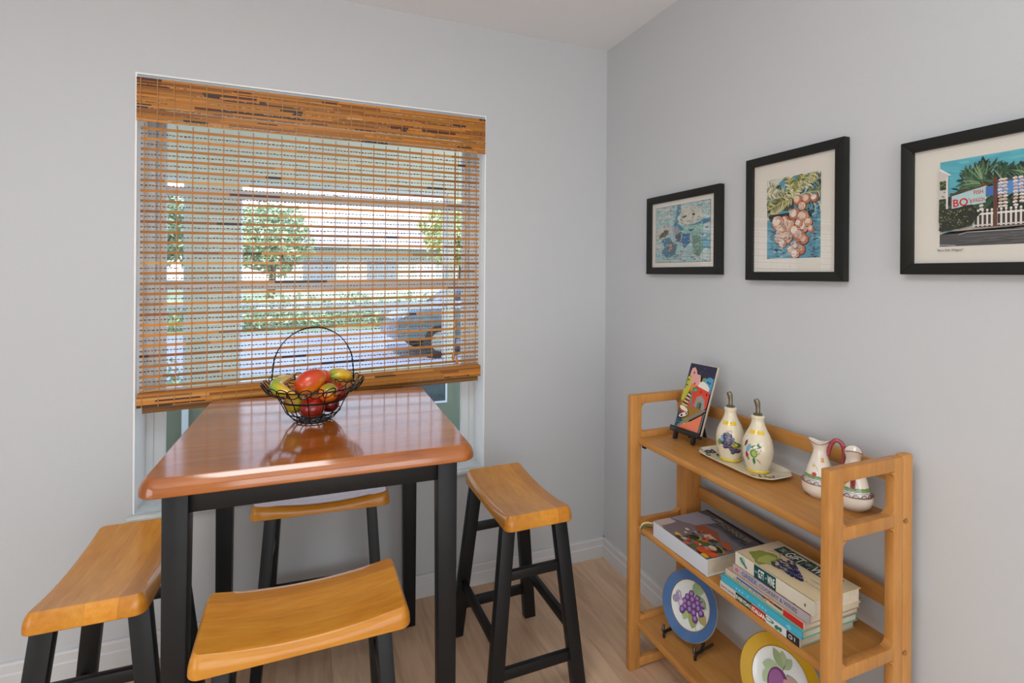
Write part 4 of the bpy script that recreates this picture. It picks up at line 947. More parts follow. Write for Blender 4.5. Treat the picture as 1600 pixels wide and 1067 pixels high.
bottle('cream ceramic bottle painted with green fruit and leaves, beside the jugs', -0.150, -1.050, 0, ang)

# double dish with two jugs
WHITEG = mat('white_glaze', (232, 222, 208), 0.25, coat=0.7, coat_r=0.06); PINKG = mat('pink_glaze', (158, 62, 64), 0.3, coat=0.6, coat_r=0.1, var=0.25, scale=120)
J1, J2 = (-0.124, -1.222), (-0.112, -1.300)
dish = thing('twin_dish', 'white twin dish with pink rim, cradling the two small jugs', 'dish', ((J1[0]+J2[0])/2, (J1[1]+J2[1])/2, ZS)); dc = Vector(dish.location)
for j in (J1, J2):
    bm = NB(); lathe(bm, [(0, .001), (.025, .0), (.028, .003), (.0388, .012), (.0415, .024), (.0420, .037), (.0408, .0385), (.0396, .037), (.0388, .026), (.036, .015), (.026, .006), (0, .005)], (j[0]-dc.x, j[1]-dc.y, 0), 40)
    b_ = link('bowl', bm, WHITEG, dish); bm = NB(); tube(bm, [(j[0]-dc.x+.0414*math.cos(2*PI*i/40), j[1]-dc.y+.0414*math.sin(2*PI*i/40), .0380) for i in range(40)], .0012, 6, True); link('rim_line', bm, PINKG, b_, props={'label': 'thin pink line along the bowl rim'})
def jug(label, j, hang, face, seed, hk=1.0):
    zb = ZS+.0065; o = thing('cruet_jug', label, 'jug', (j[0], j[1], zb), 0, 'small painted jugs in the twin dish')
    prof = [(0, 0), (.022, 0), (.032, .012), (.0362, .028), (.0345, .046), (.0285, .066), (.0215, .086), (.0165, .103), (.0152, .112), (.0170, .121), (.0215, .131), (.0202, .1325), (.0155, .122), (.0138, .112), (0, .100)]
    la = hang+PI
    def wob(r, z, a):
        if z > .118:
            k = math.cos(a-la); d = (z-.118)/.014; return r*(1+.30*d*max(0, k)**3-.10*d*math.sin(a-la)**2), z+.004*d*math.cos(2*(a-la))
        return r, z
    bm = NB(); lathe(bm, prof, seg=40, wob=wob); body = link('jug_body', bm, WHITEG, o)
    bm = NB(); pts = []
    for i in range(40):
        a = 2*PI*i/40; rr, zz = wob(.0212, .1318, a); pts.append((rr*math.cos(a), rr*math.sin(a), zz))
    tube(bm, pts, .0011, 6, True); link('rim_line', bm, PINKG, o, props={'label': 'pink line along the spout rim'})
    bm = NB(); h = (math.cos(hang), math.sin(hang)); pts = []
    for r_, z in ((.017, .100), (.020, .120), (.026, .137), (.036, .145), (.047, .140), (.053, .124), (.053, .104), (.049, .085), (.042, .068), (.033, .058)): pts.append((h[0]*r_, h[1]*r_, .058+(z-.058)*hk))
    sm = []
    for i in range(len(pts)-1):
        for k in range(3): sm.append(Vector(pts[i]).lerp(Vector(pts[i+1]), k/3))
    sm.append(Vector(pts[-1]))
    for _ in range(4): sm = [sm[0]]+[(sm[i-1]+sm[i]*2+sm[i+1])/4 for i in range(1, len(sm)-1)]+[sm[-1]]
    tube(bm, sm, .0055, 10); link('handle', bm, PINKG, o, props={'label': 'dark pink looped handle'})
    def rad(z):
        for (r0, z0), (r1, z1) in zip(prof[1:], prof[2:]):
            if z0 <= z <= z1 and z1 > z0: return r0+(r1-r0)*(z-z0)/(z1-z0)
        return .02
    def f(u, v, l): a = face+u/.034; rr = rad(v)+.0004+l; return (rr*math.cos(a), rr*math.sin(a), v)
    A = Art(f, .00003, seed)
    A.rect(-.06, .0435, .05, .0450, (50, 70, 120), 24, 1); A.rect(-.06, .0395, .05, .0405, (60, 70, 90), 24, 1)
    for i in range(9): A.ell(-.045+.011*i, .049, .008, .0035, A.r.choice([(110, 150, 60), (90, 140, 80), (70, 150, 130)]), 0, 10)
    for i in range(5): A.stroke([(-.04+.017*i, .030), (-.036+.017*i, .036), (-.030+.017*i, .037), (-.026+.017*i, .031)], .0022, A.r.choice([(40, 70, 130), (40, 60, 90), (70, 130, 130)]))
    A.ell(-.022, .055, .006, .005, (190, 70, 60), 0, 10); A.ell(-.028, .075, .004, .004, (220, 190, 60), 0, 8)
    for (u, v) in ((-.002, .088), (.0035, .088), (-.002, .0935), (.0035, .0935)): A.rect(u-.0022, v-.0022, u+.0022, v+.0022, (226, 160, 50))
    A.ell(.026, .054, .003, .003, (210, 110, 50), 0, 8); A.ell(.034, .058, .003, .003, (210, 150, 50), 0, 8)
    A.stroke([(-.034, .082), (-.016, .070), (-.010, .052)], .0007, (80, 80, 80)); A.stroke([(.026, .080), (.036, .060), (.038, .046)], .0007, (80, 80, 80))
    A.build('jug_painting', CERP, o)
jug('small white jug with raised pink handle, left one in the twin dish', J1, R(-62), R(-128), 2)
jug('small white jug nearest the bookcase end, right one in the twin dish', J2, R(-146), R(-110), 6, 0.55)

# ================================================================== BOOKS
PAGES = mat('book_pages', (214, 202, 180), 0.85, bump=0.6, bscale=300, var=0.06, scale=120)
def book(label, x0, x1, y0, y1, z0, z1, cover, spine=None, rz=0, hard=0.0022, drawtop=None, drawspine=None, group='books on the middle shelf', edge=None, hinge='x'):
    """spine on the -x side; y0 (north) > y1 (south)"""
    cx, cy = (x0+x1)/2, (y0+y1)/2; o = thing('book', label, 'book', (cx, cy, z0), rz, group)
    hx, hy, T = (x1-x0)/2, (y0-y1)/2, z1-z0
    M1 = mat('book_cover', cover, 0.45, coat=0.3, coat_r=0.2); Mp = M1 if edge is None else mat('book_board', edge, 0.5)
    bm = NB(); box(bm, (-hx+.003, -hy+.003, hard), (hx-.003, hy-.003, T-hard)); link('pages', bm, PAGES, o, False)
    bm = NB(); box(bm, (-hx+.001, -hy, 0), (hx, hy, hard), hard*.3); box(bm, (-hx+.001, -hy, T-hard), (hx, hy, T), hard*.3); link('cover', bm, Mp, o)
    M2 = M1 if spine is None else mat('book_spine', spine, 0.45, coat=0.3, coat_r=0.2)
    bm = NB(); n = 10; pr = []
    for i in range(n+1):
        a = PI*i/n; pr.append((-hx+.002-.0025*math.sin(a)**0.15, -hy, T/2-T/2*math.cos(a)))
    pr += [(-hx+.0035, -hy, T), (-hx+.0035, -hy, 0)]
    prism(bm, pr, (0, 2*hy, 0)); link('spine', bm, M2, o)
    if drawtop:
        A = Art(lambda u, v, l: (-hx+v, hy-u, T+.0002+l), .00003, 5); drawtop(A, 2*hy, 2*hx); A.build('cover_print', PAPER, o)
    if drawspine:
        def f(u, v, l):
            c_ = clamp(1-2*v/T, -1, 1); return (-hx+.002-.0025*max(0, 1-c_*c_)**0.075-.0005-l, hy-u, v)
        A = Art(f, .00003, 6); A.nv = 8; drawspine(A, 2*hy, T); A.build('spine_print', PAPER, o)
    return o
def cook_top(A, W, D):      # W along y (left to right seen from the room), D depth (towards wall)
    C = Clip(A, W, D); r = A.r; A.rect(0, 0, W, D, (120, 112, 118))
    C.blobby([(0, D*.5), (0, D), (W, D), (W, D*.62), (W*.5, D*.7)], (92, 90, 100), .003); C.blobby([(0, D*.30), (0, D*.8), (W*.35, D*.95), (W*.3, D*.45)], (150, 146, 156), .003)
    C.poly([(0, D), (W, D), (W, D*.93), (0, D*.96)], (44, 44, 48)); C.blobby([(0, 0), (0, D*.28), (W*.12, D*.3), (W*.2, 0)], (196, 176, 168), .002)
    C.blobby([(W*.14, D*.02), (W*.16, D*.40), (W*.36, D*.52), (W*.58, D*.42), (W*.62, D*.1), (W*.4, 0)], (128, 112, 116), .003)
    C.blobby([(W*.30, D*.44), (W*.34, D*.60), (W*.55, D*.62), (W*.76, D*.46), (W*.7, D*.34), (W*.5, D*.40)], (150, 84, 58), .003); C.blobby([(W*.52, D*.40), (W*.56, D*.50), (W*.70, D*.46), (W*.64, D*.34)], (206, 180, 170), .002)
    C.ell(W*.34, D*.30, .008, .005, (214, 206, 200)); C.ell(W*.40, D*.22, .005, .004, (220, 212, 206)); C.ell(W*.42, D*.08, .019, .0075, (214, 190, 60), -8)
    for i in range(60):
        u, v = r.uniform(.42, .97)*W, r.uniform(.0, .44)*D; C.ell(u, v, r.uniform(.006, .014), r.uniform(.003, .008), r.choice([(60, 74, 44), (92, 110, 60), (206, 82, 36), (216, 96, 50), (110, 66, 50), (190, 176, 170), (84, 60, 64), (44, 52, 36)]), r.uniform(0, 180), 10)
    C.ell(W*.56, D*.24, .018, .016, (176, 180, 60)); C.ell(W*.55, D*.235, .016, .014, (48, 50, 34)); C.ell(W*.72, D*.24, .022, .009, (70, 110, 44), 30); C.stroke([(W*.5, D*.16), (W*.62, D*.20), (W*.78, D*.30)], .006, (66, 96, 44))
    C.ell(W*.86, D*.46, .026, .012, (172, 88, 46), -20); C.ell(W*.90, D*.30, .021, .011, (150, 168, 60), -20); C.ell(W*.895, D*.295, .019, .009, (40, 48, 34), -20); C.ell(W*.72, D*.07, .016, .013, (96, 104, 60))
    C.ell(W*.84, D*.10, .024, .014, (214, 84, 34), 10); C.ell(W*.96, D*.14, .016, .014, (220, 90, 40)); C.ell(W*.93, D*.03, .013, .009, (226, 180, 40)); C.ell(W*.84, D*.24, .016, .012, (206, 120, 90)); C.ell(W*.83, D*.26, .013, .009, (216, 200, 190))
    for i in range(14): C.ell(W*(.25+.05*i), D*(.86-.01*i)+r.uniform(-.01, .01), .012, .003, r.choice([(70, 72, 74), (80, 84, 70), (60, 60, 66)]), 20, 9)
    A.text('TECHNIQUES', W*.34, D*.80, D*.085, (150, 148, 128), -1, wid=W*.56)
cb_ = book('thick cookery book with vegetables in a pan on the cover', -0.283, -0.055, -0.752, -0.999, 0.4985, 0.548, (206, 210, 218), (210, 214, 222), hard=0.003, drawtop=cook_top,
           drawspine=lambda A, W, T: (A.rect(0, 0, .003, T, (176, 70, 40)), A.rect(W*.45, .0006, W*.98, .0020, (120, 30, 60))))
bl_ = Vector(cb_.location)
for colr, zz, yy, dd, lab in (((216, 206, 150), .030, -0.666, .004, 'cream ribbon bookmark'), ((44, 84, 60), .016, -0.676, -.004, 'green ribbon bookmark')):
    RM = mat('ribbon_satin', colr, 0.5); bm = NB()
    p0 = Vector((-0.262, -0.750, 0.4985+zz)); p1 = Vector((-0.278+dd, yy-.02, 0.4985+zz*.85)); p2 = Vector((-0.292+dd, yy-.02, 0.506)); p3 = Vector((-0.2965+dd*.3, yy-.032, 0.488)); 
    q = []
    for i in range(16):
        t_ = i/15; q.append((1-t_)**3*p0+3*(1-t_)**2*t_*p1+3*(1-t_)*t_**2*p2+t_**3*p3)
    for a, c in zip(q, q[1:]):
        w1 = Vector((0, .0006, .0026)); n1 = Vector((-.0004, 0, 0))
        hexa(bm, [a-bl_-w1-n1, a-bl_+w1-n1, a-bl_+w1+n1, a-bl_-w1+n1], [c-bl_-w1-n1, c-bl_+w1-n1, c-bl_+w1+n1, c-bl_-w1+n1])
    link('ribbon', bm, RM, cb_, props={'label': lab})
def sp_everyday(A, W, T):
    A.rect(0, .0005, W*.22, T-.0005, (206, 192, 186)); A.text('Giada De Laurentiis', W*.012, T*.34, T*.28, (70, 50, 50), wid=W*.19)
    A.rect(W*.225, .0005, W*.435, T-.0005, (36, 62, 44)); A.rect(W*.435, .0005, W*.62, T-.0005, (190, 60, 44))
    for i in range(10): A.ell(W*(.44+.018*i), T*(.3+.4*(i % 2)), T*.2, T*.16, [(220, 110, 60), (150, 40, 30)][i % 2], 0, 8)
    A.text('EVERYDAY', W*.23, T*.22, T*.46, (240, 238, 230), wid=W*.20); A.text('ITALIAN', W*.442, T*.2, T*.50, (244, 240, 234), wid=W*.172)
    A.rect(W*.62, .0005, W*.86, T-.0005, (206, 212, 214)); A.ell(W*.66, T*.62, T*.7, T*.25, (80, 120, 80), 0, 10); A.ell(W*.75, T*.4, T*.35, T*.25, (60, 110, 70), 30, 9); A.ell(W*.79, T*.45, T*.3, T*.22, (66, 116, 76), 60, 9)
    A.rect(W*.86, .0005, W, T-.0005, (44, 38, 38)); A.ell(W*.905, T*.5, T*.28, T*.26, (180, 180, 180), 0, 10); A.rect(W*.945, T*.3, W*.955, T*.75, (200, 196, 190))
book('bottom book of the tall stack, spine reading EVERYDAY ITALIAN', -0.283, -0.096, -1.050, -1.296, 0.4985, 0.5195, (150, 180, 160), (206, 196, 190), hard=0.0016, drawspine=sp_everyday)
def sp_blue(A, W, T):
    for u in (.22, .26, .30, .37, .52, .56, .60, .85): A.ell(W*u, T*.5, T*.16, T*.14, (150, 214, 224), 0, 8)
    A.ell(W*.87, T*.5, T*.3, T*.3, (120, 200, 220), 0, 10)
book('turquoise spined book, second from the bottom of the stack', -0.283, -0.094, -1.053, -1.301, 0.520, 0.5375, (110, 184, 168), (60, 172, 202), hard=0.0018, drawspine=sp_blue)
def sp_beige(A, W, T):
    A.rect(W*.16, T*.55, W*.5, T*.9, (84, 104, 150)); A.rect(W*.45, .002, W*.60, T*.5, (80, 60, 54)); A.rect(W*.50, T*.5, W*.75, T*.85, (90, 62, 46)); A.ell(W*.6, T*.7, T*.8, T*.25, (200, 110, 60), 0, 9)
    A.rect(W*.02, T*.12, W*.62, T*.52, (206, 190, 172)); A.text('The Foods of Greece', W*.12, T*.2, T*.28, (90, 80, 76), wid=W*.44)
    A.rect(W*.76, .001, W*.985, T-.001, (204, 40, 34))
book('beige book with a red block on its spine, middle of the stack', -0.272, -0.088, -1.058, -1.300, 0.5380, 0.5545, (212, 178, 146), (208, 190, 170), hard=0.0006, drawspine=sp_beige)
def sp_greek(A, W, T):
    A.text('GREEK', W*.13, T*.26, T*.55, (96, 104, 150), wid=W*.23); A.text('COOKERY & WINES', W*.38, T*.28, T*.45, (110, 104, 124), wid=W*.48); A.ell(W*.06, T*.5, T*.3, T*.25, (206, 110, 120), 0, 8)
def tp_greek(A, W, D):
    C = Clip(A, W, D); r = A.r; A.rect(0, 0, W, D, (196, 150, 116)); C.rect(W*.3, 0, W, D, (150, 96, 66))
    for i in range(70): C.ell(r.uniform(.3, 1)*W, r.random()*D, r.uniform(.005, .016), r.uniform(.004, .01), r.choice([(206, 120, 60), (120, 60, 40), (190, 84, 50), (60, 44, 40), (226, 160, 80), (70, 90, 120)]), r.uniform(0, 180), 9)
book('lilac spined book lettered GREEK COOKERY & WINES, second from the top', -0.266, -0.092, -1.078, -1.307, 0.5550, 0.5765, (196, 168, 140), (178, 168, 174), hard=0.0006, drawspine=sp_greek, drawtop=tp_greek)
def sp_gift(A, W, T):
    A.ell(W*.105, T*.6, .010, T*.30, (150, 190, 140), 0, 10)
    for i in range(9): A.ell(W*(.08+.010*i), T*(.72-.055*i), .0032, .0028, (50, 80, 150), 0, 8)
    A.rect(W*.27, .001, W*.555, T-.001, (22, 72, 76)); A.text('THE', W*.277, T*.42, .0042, (190, 210, 200), wid=W*.035)
    A.text('GIFT', W*.325, T*.22, T*.58, (226, 232, 220), wid=W*.080); A.text('OF', W*.418, T*.42, .0040, (190, 210, 200), wid=W*.022); A.text('WINE', W*.450, T*.22, T*.58, (226, 232, 220), wid=W*.092); A.ell(W*.90, T*.45, .0022, .004, (90, 84, 80), 0, 8)
def tp_gift(A, W, D):
    C = Clip(A, W, D); r = A.r
    C.rect(W*.13, D*.66, W*.86, D*.93, (24, 60, 60))
    A.text('THE', W*.155, D*.74, D*.12, (180, 190, 170), wid=W*.06); C.stroke([(W*.235, D*.66), (W*.235, D*.93)], .0014, (180, 160, 100), False)
    A.text('GIFT', W*.25, D*.69, D*.20, (226, 224, 206), wid=W*.20); C.stroke([(W*.465, D*.66), (W*.465, D*.93)], .0014, (180, 160, 100), False); A.text('OF', W*.485, D*.76, D*.09, (180, 190, 170), wid=W*.055)
    C.stroke([(W*.56, D*.66), (W*.56, D*.93)], .0014, (180, 160, 100), False); A.text('WINE', W*.575, D*.69, D*.20, (226, 224, 206), wid=W*.26)
    C.blobby([(W*.06, D*.20), (W*.10, D*.46), (W*.22, D*.56), (W*.33, D*.50), (W*.36, D*.26), (W*.30, D*.04), (W*.20, D*.10)], (138, 150, 70), .003); C.blobby([(W*.20, D*.46), (W*.30, D*.46), (W*.34, D*.22), (W*.26, D*.08), (W*.2, D*.2)], (176, 182, 100), .003)
    C.stroke([(W*.14, D*.56), (W*.2, D*.66), (W*.26, D*.60), (W*.30, D*.52)], .0014, (110, 96, 60), False)
    for i in range(95):
        t_ = r.random(); w1 = (.22*(1-t_)+.03); u = W*(.34+.36*t_); v = D*(.46-.16*t_+r.uniform(-w1, w1)); C.ell(u, v, .0044, .0042, r.choice([(50, 54, 96), (66, 70, 116), (40, 40, 76)]), 0, 8); C.ell(u-.001, v+.001, .0010, .0010, (170, 176, 200), 0, 6)
    for k in range(2): A.text(['A CELEBRATION OF WINE', 'IN THE WORLD'][k], W*.74, D*(.40-.12*k), .0042, (150, 140, 120), wid=W*.24)
book('thick cream book with blue grapes, topmost of the stack', -0.264, -0.108, -1.084, -1.318, 0.5770, 0.6120, (222, 204, 166), (218, 210, 192), hard=0.0022, drawspine=sp_gift, drawtop=tp_gift)

# ================================================================== PLATES ON STANDS
def plate_on_stand(lab_p, lab_s, cy, rim, draw, D=0.205, rz=R(12), cx=-0.190):
    z0 = 0.167; ln = R(20)
    st_ = thing('plate_stand', lab_s, 'plate stand', (cx, cy, z0), rz, 'black plate stands on the bottom shelf')
    pb = Vector((-0.034, 0, 0.014))                 # where plate edge rests (local)
    for s in (-1, 1):
        bm = NB(); y = s*0.060
        pts = [(-0.050, y, 0.0035), (-0.050, y, 0.014), (-0.040, y, 0.020), (-0.020, y, 0.018), (0.0, y*.9, 0.030), (0.022, y*.7, 0.085), (0.034, y*.5, 0.125)]
        tube(bm, pts, [.0045, .005, .005, .0055, .005, .004, .003], 8)
        tube(bm, [(-0.046, y, 0.018), (-0.055, y, 0.028), (-0.052, y, 0.042), (-0.049, y, 0.046)], [.005, .005, .0045, .0035], 8)
        tube(bm, [(-0.012, y, 0.020), (0.030, y*.9, 0.010), (0.055, y*.8, 0.0035)], [.0045, .004, .004], 8)
        link('side_arm', bm, BLACKWOOD, st_)
    bm = NB(); tube(bm, [(0.0, -0.056, 0.028), (0.0, 0.056, 0.028)], .0035, 8); tube(bm, [(0.030, -0.036, 0.112), (0.030, 0.036, 0.112)], .003, 8); link('cross_bar', bm, BLACKWOOD, st_)
    # plate: local frame normal n towards -x tilted up
    o = thing('decorative_plate', lab_p, 'plate', (0, 0, 0), 0, 'painted plates on the bottom shelf')
    ez = Vector((-math.cos(ln), 0, math.sin(ln))); ey = Vector((math.sin(ln), 0, math.cos(ln))); ex = Vector((0, -1, 0))
    Rz = Matrix.Rotation(rz, 3, 'Z'); ez, ey, ex = Rz @ ez, Rz @ ey, Rz @ ex
    base = Vector((cx, cy, z0))+Rz @ Vector((-0.033, 0, 0.0268))
    ctr = base+ey*(D/2)
    o.matrix_world = Matrix(((ex.x, ey.x, ez.x, ctr.x), (ex.y, ey.y, ez.y, ctr.y), (ex.z, ey.z, ez.z, ctr.z), (0, 0, 0, 1)))
    r_ = D/2; prof = [(0, -.010), (r_*.45, -.010), (r_*.50, -.012), (r_*.54, -.009), (r_*.70, -.005), (r_*.98, .0022), (r_, .004), (r_*.985, .0052), (r_*.70, -.001), (r_*.60, -.005), (r_*.50, -.0065), (0, -.0065)]
    PC = mat('plate_porcelain', (224, 228, 226), 0.2, coat=0.8, coat_r=0.04); RC = mat('plate_rim_glaze', rim, 0.22, coat=0.8, coat_r=0.05, var=.08, scale=8); GC = mat('gilt_line', (176, 134, 70), 0.35, metal=0.5)
    bm = NB(); lathe(bm, prof, seg=56); pl = link('plate_body', bm, PC, o)
    bm = NB(); lathe(bm, [(r_*.70, -.0004), (r_*.985, .0058)], seg=56); link('coloured_rim', bm, RC, o, props={'label': 'glazed coloured border'})
    bm = NB(); tube(bm, [(r_*.70*math.cos(2*PI*i/56), r_*.70*math.sin(2*PI*i/56), -.0004) for i in range(56)], .0011, 6, True); tube(bm, [(r_*.995*math.cos(2*PI*i/56), r_*.995*math.sin(2*PI*i/56), .0046) for i in range(56)], .0010, 6, True); link('gilt_line', bm, GC, o)
    def pz(u, v):
        q_ = math.hypot(u, v)/r_
        return -.0065 if q_ < .5 else (-.0065+.0015*(q_-.5)/.1 if q_ < .6 else -.005+.004*(q_-.6)/.1)
    A = Art(lambda u, v, l: (u, v, pz(u, v)+.0007+l), .00002, 11); draw(A, r_); A.build('plate_painting', CERP, o)
def d_grapes(A, r):
    for (u, v, l, w_, a, c) in ((.10, .30, .42, .30, 95, (150, 176, 130)), (.0, .45, .4, .24, 20, (160, 184, 140)), (.15, .35, .45, .26, -30, (140, 168, 120)), (-.1, -.05, .45, .3, -95, (170, 186, 130)), (.1, -.1, .5, .34, -75, (160, 164, 100)), (.30, -.08, .40, .30, -30, (176, 160, 106)), (.4, .0, .3, .2, -60, (186, 176, 130))): A.leaf(u*r, v*r, l*r, w_*r, a, c)
    A.stroke([(.2*r, .5*r), (.35*r, .2*r), (.5*r, .05*r)], .003, (140, 150, 90)); A.stroke([(.35*r, -.2*r), (.30*r, -.5*r), (.42*r, -.6*r)], .0022, (150, 170, 130))
    g = [(-.05, .30), (.18, .26), (-.16, .15), (.02, .16), (.22, .14), (.38, .18), (-.22, .0), (-.06, .0), (.12, .02), (.28, .02), (-.42, -.02), (-.55, -.06), (-.34, -.10), (-.18, -.14), (.0, -.14), (.16, -.16), (.40, -.06), (-.25, -.26), (.24, -.30), (-.48, .1)]
    for u, v in g:
        c1 = (112, 70, 130) if u > -.3 else (196, 180, 208); c2 = (166, 132, 186) if u > -.3 else (218, 208, 226)
        A.ell(u*r, v*r, .105*r, .115*r, tuple(int(x*.8) for x in c1), 0, 14); A.ell(u*r-.0005, v*r+.0006, .092*r, .10*r, c1, 0, 14); A.ell(u*r-.0012, v*r+.0016, .055*r, .06*r, c2, 0, 12)
def d_plums(A, r):
    for (u, v, l, w_, a, c) in ((.0, .25, .40, .2, 100, (166, 180, 140)), (.0, .25, .45, .22, 130, (150, 172, 124)), (-.05, .2, .45, .3, 190, (170, 190, 150)), (.0, .25, .36, .2, 60, (160, 178, 140)), (-.2, .1, .4, .3, 240, (176, 194, 156)), (.1, .2, .5, .24, -30, (120, 156, 100))): A.leaf(u*r, v*r, l*r, w_*r, a, c)
    A.ell(.28*r, -.12*r, .26*r, .33*r, (190, 150, 150), 20, 20); A.ell(.24*r, -.14*r, .17*r, .26*r, (214, 190, 150), 20, 18)
    A.ell(-.05*r, -.12*r, .26*r, .36*r, (112, 56, 104), 10, 22); A.ell(-.08*r, -.10*r, .2*r, .28*r, (150, 92, 146), 10, 20); A.ell(-.08*r, -.28*r, .13*r, .14*r, (214, 206, 160), 10, 16); A.stroke([(.0, .2*r), (.04*r, .36*r)], .0025, (110, 84, 56))
plate_on_stand('blue rimmed plate painted with purple grapes', 'black plate stand holding the blue rimmed plate', -0.820, (78, 112, 160), d_grapes)
plate_on_stand('yellow rimmed plate painted with purple plums', 'black plate stand holding the yellow rimmed plate', -1.160, (198, 156, 30), d_plums, 0.215)

# ================================================================== OUTSIDE THE WINDOW
OLIVE = mat('porch_olive_paint', (226, 225, 204), 0.7, var=.03, scale=3); WHT = mat('porch_white_trim', (226, 232, 234), 0.5)
CONC = mat('porch_concrete', (206, 206, 204), 0.85, var=.06, scale=2); GRASS = mat('lawn', (140, 154, 126), 0.9, var=.15, scale=6, bump=.5, bscale=30)
bm = NB(); box(bm, (-5.5, WD, -0.2), (3.5, 2.35, -0.06)); struct('porch_floor', bm, CONC)
bm = NB(); box(bm, (-5.5, WD, 2.52), (3.5, 2.45, 2.62)); struct('porch_ceiling', bm, WHT)
bm = NB(); Y1, Y2 = 2.20, 2.32
box(bm, (-5.5, Y1, 2.05), (3.5, Y2, 2.52)); 
for x0, x1 in ((-4.4, -4.15), (-2.16, -1.83), (-0.215, -0.165), (1.4, 1.7)): box(bm, (x0, Y1-.001, 0.50), (x1, Y2+.001, 2.05))
struct('porch_wall', bm, OLIVE)
bm = NB(); box(bm, (-5.5, Y1-.03, -0.06), (3.5, Y2, 0.50)); struct('porch_knee_wall', bm, mat('knee_wall_paint', (120, 130, 108), 0.75, var=.05, scale=3))
bm = NB(); box(bm, (-2.175, Y1-.05, -0.06), (-2.135, Y1-.03, .5))
for a_, b_ in (((-.66, .252), (-.222, .268)), ((-.66, .268), (-.645, .47)), ((-.237, .268), (-.222, .47)), ((-.66, .47), (-.222, .485))): box(bm, (a_[0], Y1-.045, a_[1]), (b_[0], Y1-.03, b_[1]))
struct('porch_vent_frame', bm, WHT)
bm = NB(); box(bm, (-.645, Y1-.036, .268), (-.237, Y1-.030, .47)); struct('porch_vent_screen', bm, mat('vent_screen', (64, 84, 88), 0.6, var=.3, scale=12))
bm = NB()
for x0, x1 in ((-4.15, -2.16), (-1.83, -0.215), (-0.165, 1.4)):
    for (z0, z1) in ((0.50, 1.07), (1.09, 2.05)):
        t_ = .022
        box(bm, (x0, Y1+.01, z0), (x0+t_, Y2-.02, z1)); box(bm, (x1-t_, Y1+.01, z0), (x1, Y2-.02, z1)); box(bm, (x0+t_, Y1+.01, z0), (x1-t_, Y2-.02, z0+t_)); box(bm, (x0+t_, Y1+.01, z1-t_), (x1-t_, Y2-.02, z1))
struct('porch_screen_frame', bm, WHT)
bm = NB(); box(bm, (-60, 2.32, -0.5), (60, 90, -0.30)); struct('lawn', bm, GRASS)
ROAD = mat('street_asphalt', (150, 152, 162), 0.85, var=.06, scale=1); bm = NB(); box(bm, (-60, 7.0, -0.31), (60, 13.0, -0.285)); struct('street', bm, ROAD)
# house across the street
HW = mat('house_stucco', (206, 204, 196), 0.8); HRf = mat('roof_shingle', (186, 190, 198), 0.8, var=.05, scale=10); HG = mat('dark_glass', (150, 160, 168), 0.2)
hs = thing('house', 'pale house with grey hip roof across the street', 'house', (3.2, 26, -0.3))
bm = NB(); box(bm, (-5.5, -3, 0), (5.5, 3, 2.8)); link('walls', bm, HW, hs, False)
bm = NB(); hexa(bm, [(-6, -3.6, 2.8), (6, -3.6, 2.8), (6, 3.6, 2.8), (-6, 3.6, 2.8)], [(-3, -.1, 4.6), (3, -.1, 4.6), (3, .1, 4.6), (-3, .1, 4.6)]); link('roof', bm, HRf, hs, False)
for x in (-4, -1.2, 3.4):
    bm = NB(); box(bm, (x-.7, -3.06, 1.0), (x+.7, -2.99, 2.2)); link('window', bm, HG, hs, False)
bm = NB(); box(bm, (.4, -3.06, 0), (1.4, -2.99, 2.1)); link('door', bm, WHT, hs, False)
# parked car
CARP = mat('car_paint', (70, 88, 98), 0.25, coat=.8); TYRE = mat('tyre_rubber', (26, 26, 28), .8); RIMM = mat('wheel_metal', (170, 172, 176), .3, metal=.8); CG = mat('car_glass', (36, 48, 58), .08)
car = thing('car', 'dark car parked on the street beyond the porch', 'car', (2.4, 8.6, -0.285), R(4))
bm = NB(); prism(bm, [(x, -.86, z) for x, z in ((-2.2, .35), (-2.25, .75), (-2.0, .92), (-1.0, 1.0), (1.5, 1.0), (2.15, .9), (2.25, .55), (2.2, .3))], (0, 1.72, 0), .05); link('car_body', bm, CARP, car)
bm = NB(); hexa(bm, [(-1.3, -.80, .98), (1.8, -.80, .98), (1.8, .80, .98), (-1.3, .80, .98)], [(-.6, -.62, 1.48), (1.1, -.62, 1.48), (1.1, .62, 1.48), (-.6, .62, 1.48)], .05); link('cabin_glass', bm, CG, car)
bm = NB(); box(bm, (-.62, -.63, 1.455), (1.12, .63, 1.50), .02); link('roof', bm, CARP, car)
for x in (-1.4, 1.4):
    for y in (-.88, .74):
        bm = NB(); tube(bm, [(x, y, .32), (x, y+.16, .32)], .32, 24); wh = link('wheel', bm, TYRE, car); bm = NB(); tube(bm, [(x, y-.01, .32), (x, y+.17, .32)], .19, 18); link('hub', bm, RIMM, wh)
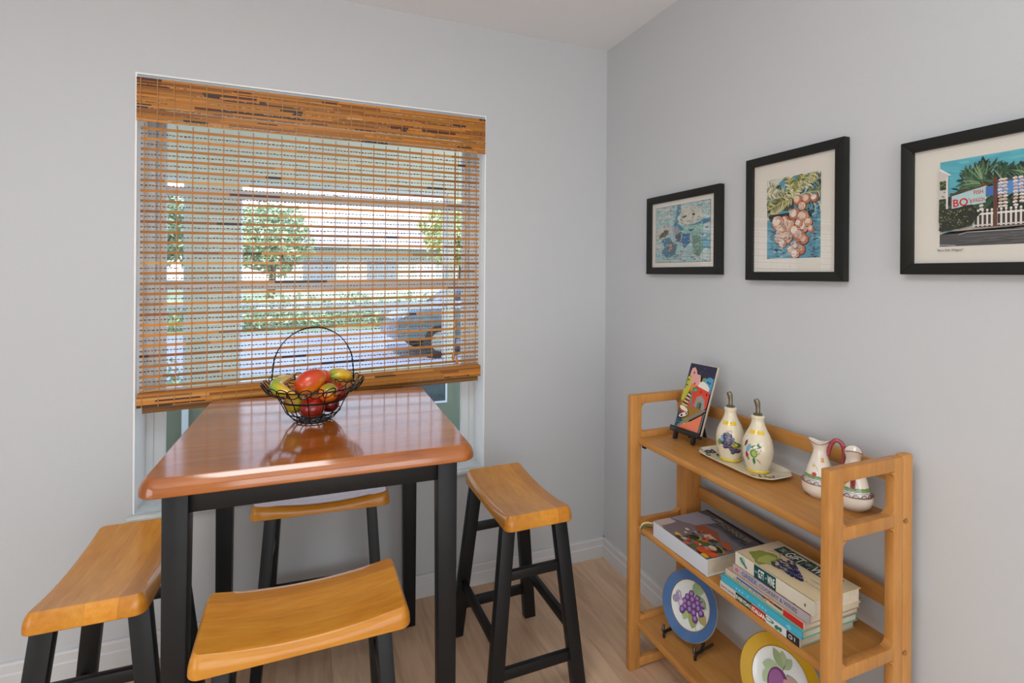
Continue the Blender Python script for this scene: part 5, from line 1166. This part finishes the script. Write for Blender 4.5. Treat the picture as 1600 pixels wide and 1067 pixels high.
# trees and hedge
BARK = mat('tree_bark', (110, 92, 72), .9, var=.2, scale=8)
def leafcloud(bm, c, rx, ry, rz, n, size, seed, hollow=.45):
    r = random.Random(seed)
    for i in range(n):
        while True:
            v = Vector((r.uniform(-1, 1), r.uniform(-1, 1), r.uniform(-1, 1)))
            if hollow < v.length < 1: break
        k = 1+.25*noise.noise(v*2.3+Vector((seed, 0, 0)))
        p = Vector((c[0]+v.x*rx*k, c[1]+v.y*ry*k, c[2]+v.z*rz*k)); a = Vector((r.gauss(0, 1), r.gauss(0, 1), r.gauss(0, 1))).normalized(); b_ = a.orthogonal().normalized(); s = size*r.uniform(.6, 1.3)
        bm.faces.new([bm.verts.new(p-a*s), bm.verts.new(p-b_*s*.45), bm.verts.new(p+a*s), bm.verts.new(p+b_*s*.45)])
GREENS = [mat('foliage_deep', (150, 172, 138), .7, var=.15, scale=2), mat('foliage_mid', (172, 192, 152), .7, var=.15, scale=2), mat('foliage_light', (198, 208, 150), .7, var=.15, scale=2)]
def tree(label, x, y, h, cr_, gi, seed):
    o = thing('tree', label, 'tree', (x, y, -0.3)); bm = NB(); tube(bm, [(0, 0, 0), (.1, 0, h*.4), (0, .1, h*.75)], [.16, .12, .06], 10)
    for a in range(4): tube(bm, [(.08, 0, h*.4), (math.cos(a*1.6)*cr_*.5, math.sin(a*1.6)*cr_*.5, h*.72)], [.07, .03], 7)
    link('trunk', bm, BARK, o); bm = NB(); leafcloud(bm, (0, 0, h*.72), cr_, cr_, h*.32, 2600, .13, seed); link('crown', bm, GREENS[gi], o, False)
tree('deep green tree seen through the narrow left porch opening', -6.3, 18.5, 4.4, 1.6, 0, 1)
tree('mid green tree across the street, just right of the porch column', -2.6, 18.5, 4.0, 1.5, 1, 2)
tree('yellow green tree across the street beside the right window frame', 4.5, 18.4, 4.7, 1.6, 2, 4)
hd = thing('hedge', 'long clipped hedge along the far side of the street', 'hedge', (1, 14.6, -0.3))
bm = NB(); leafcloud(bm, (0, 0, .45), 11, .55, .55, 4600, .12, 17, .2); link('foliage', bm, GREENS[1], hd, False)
for i, (x, y, s, g, lb) in enumerate(((-2.9, 3.5, .55, 1, 'low green shrub just outside the narrow left porch opening'),)):
    o = thing('shrub', lb, 'shrub', (x, y, -0.3)); bm = NB(); leafcloud(bm, (0, 0, s*.8), s, s*.8, s*.8, 900, .05, 30+i, .3); link('foliage', bm, GREENS[g], o, False)
    bm = NB()
    for k in range(5): tube(bm, [(0, 0, 0), (s*.5*math.cos(k*1.3), s*.4*math.sin(k*1.3), s*.9)], [.015, .006], 6)
    link('stems', bm, BARK, o)
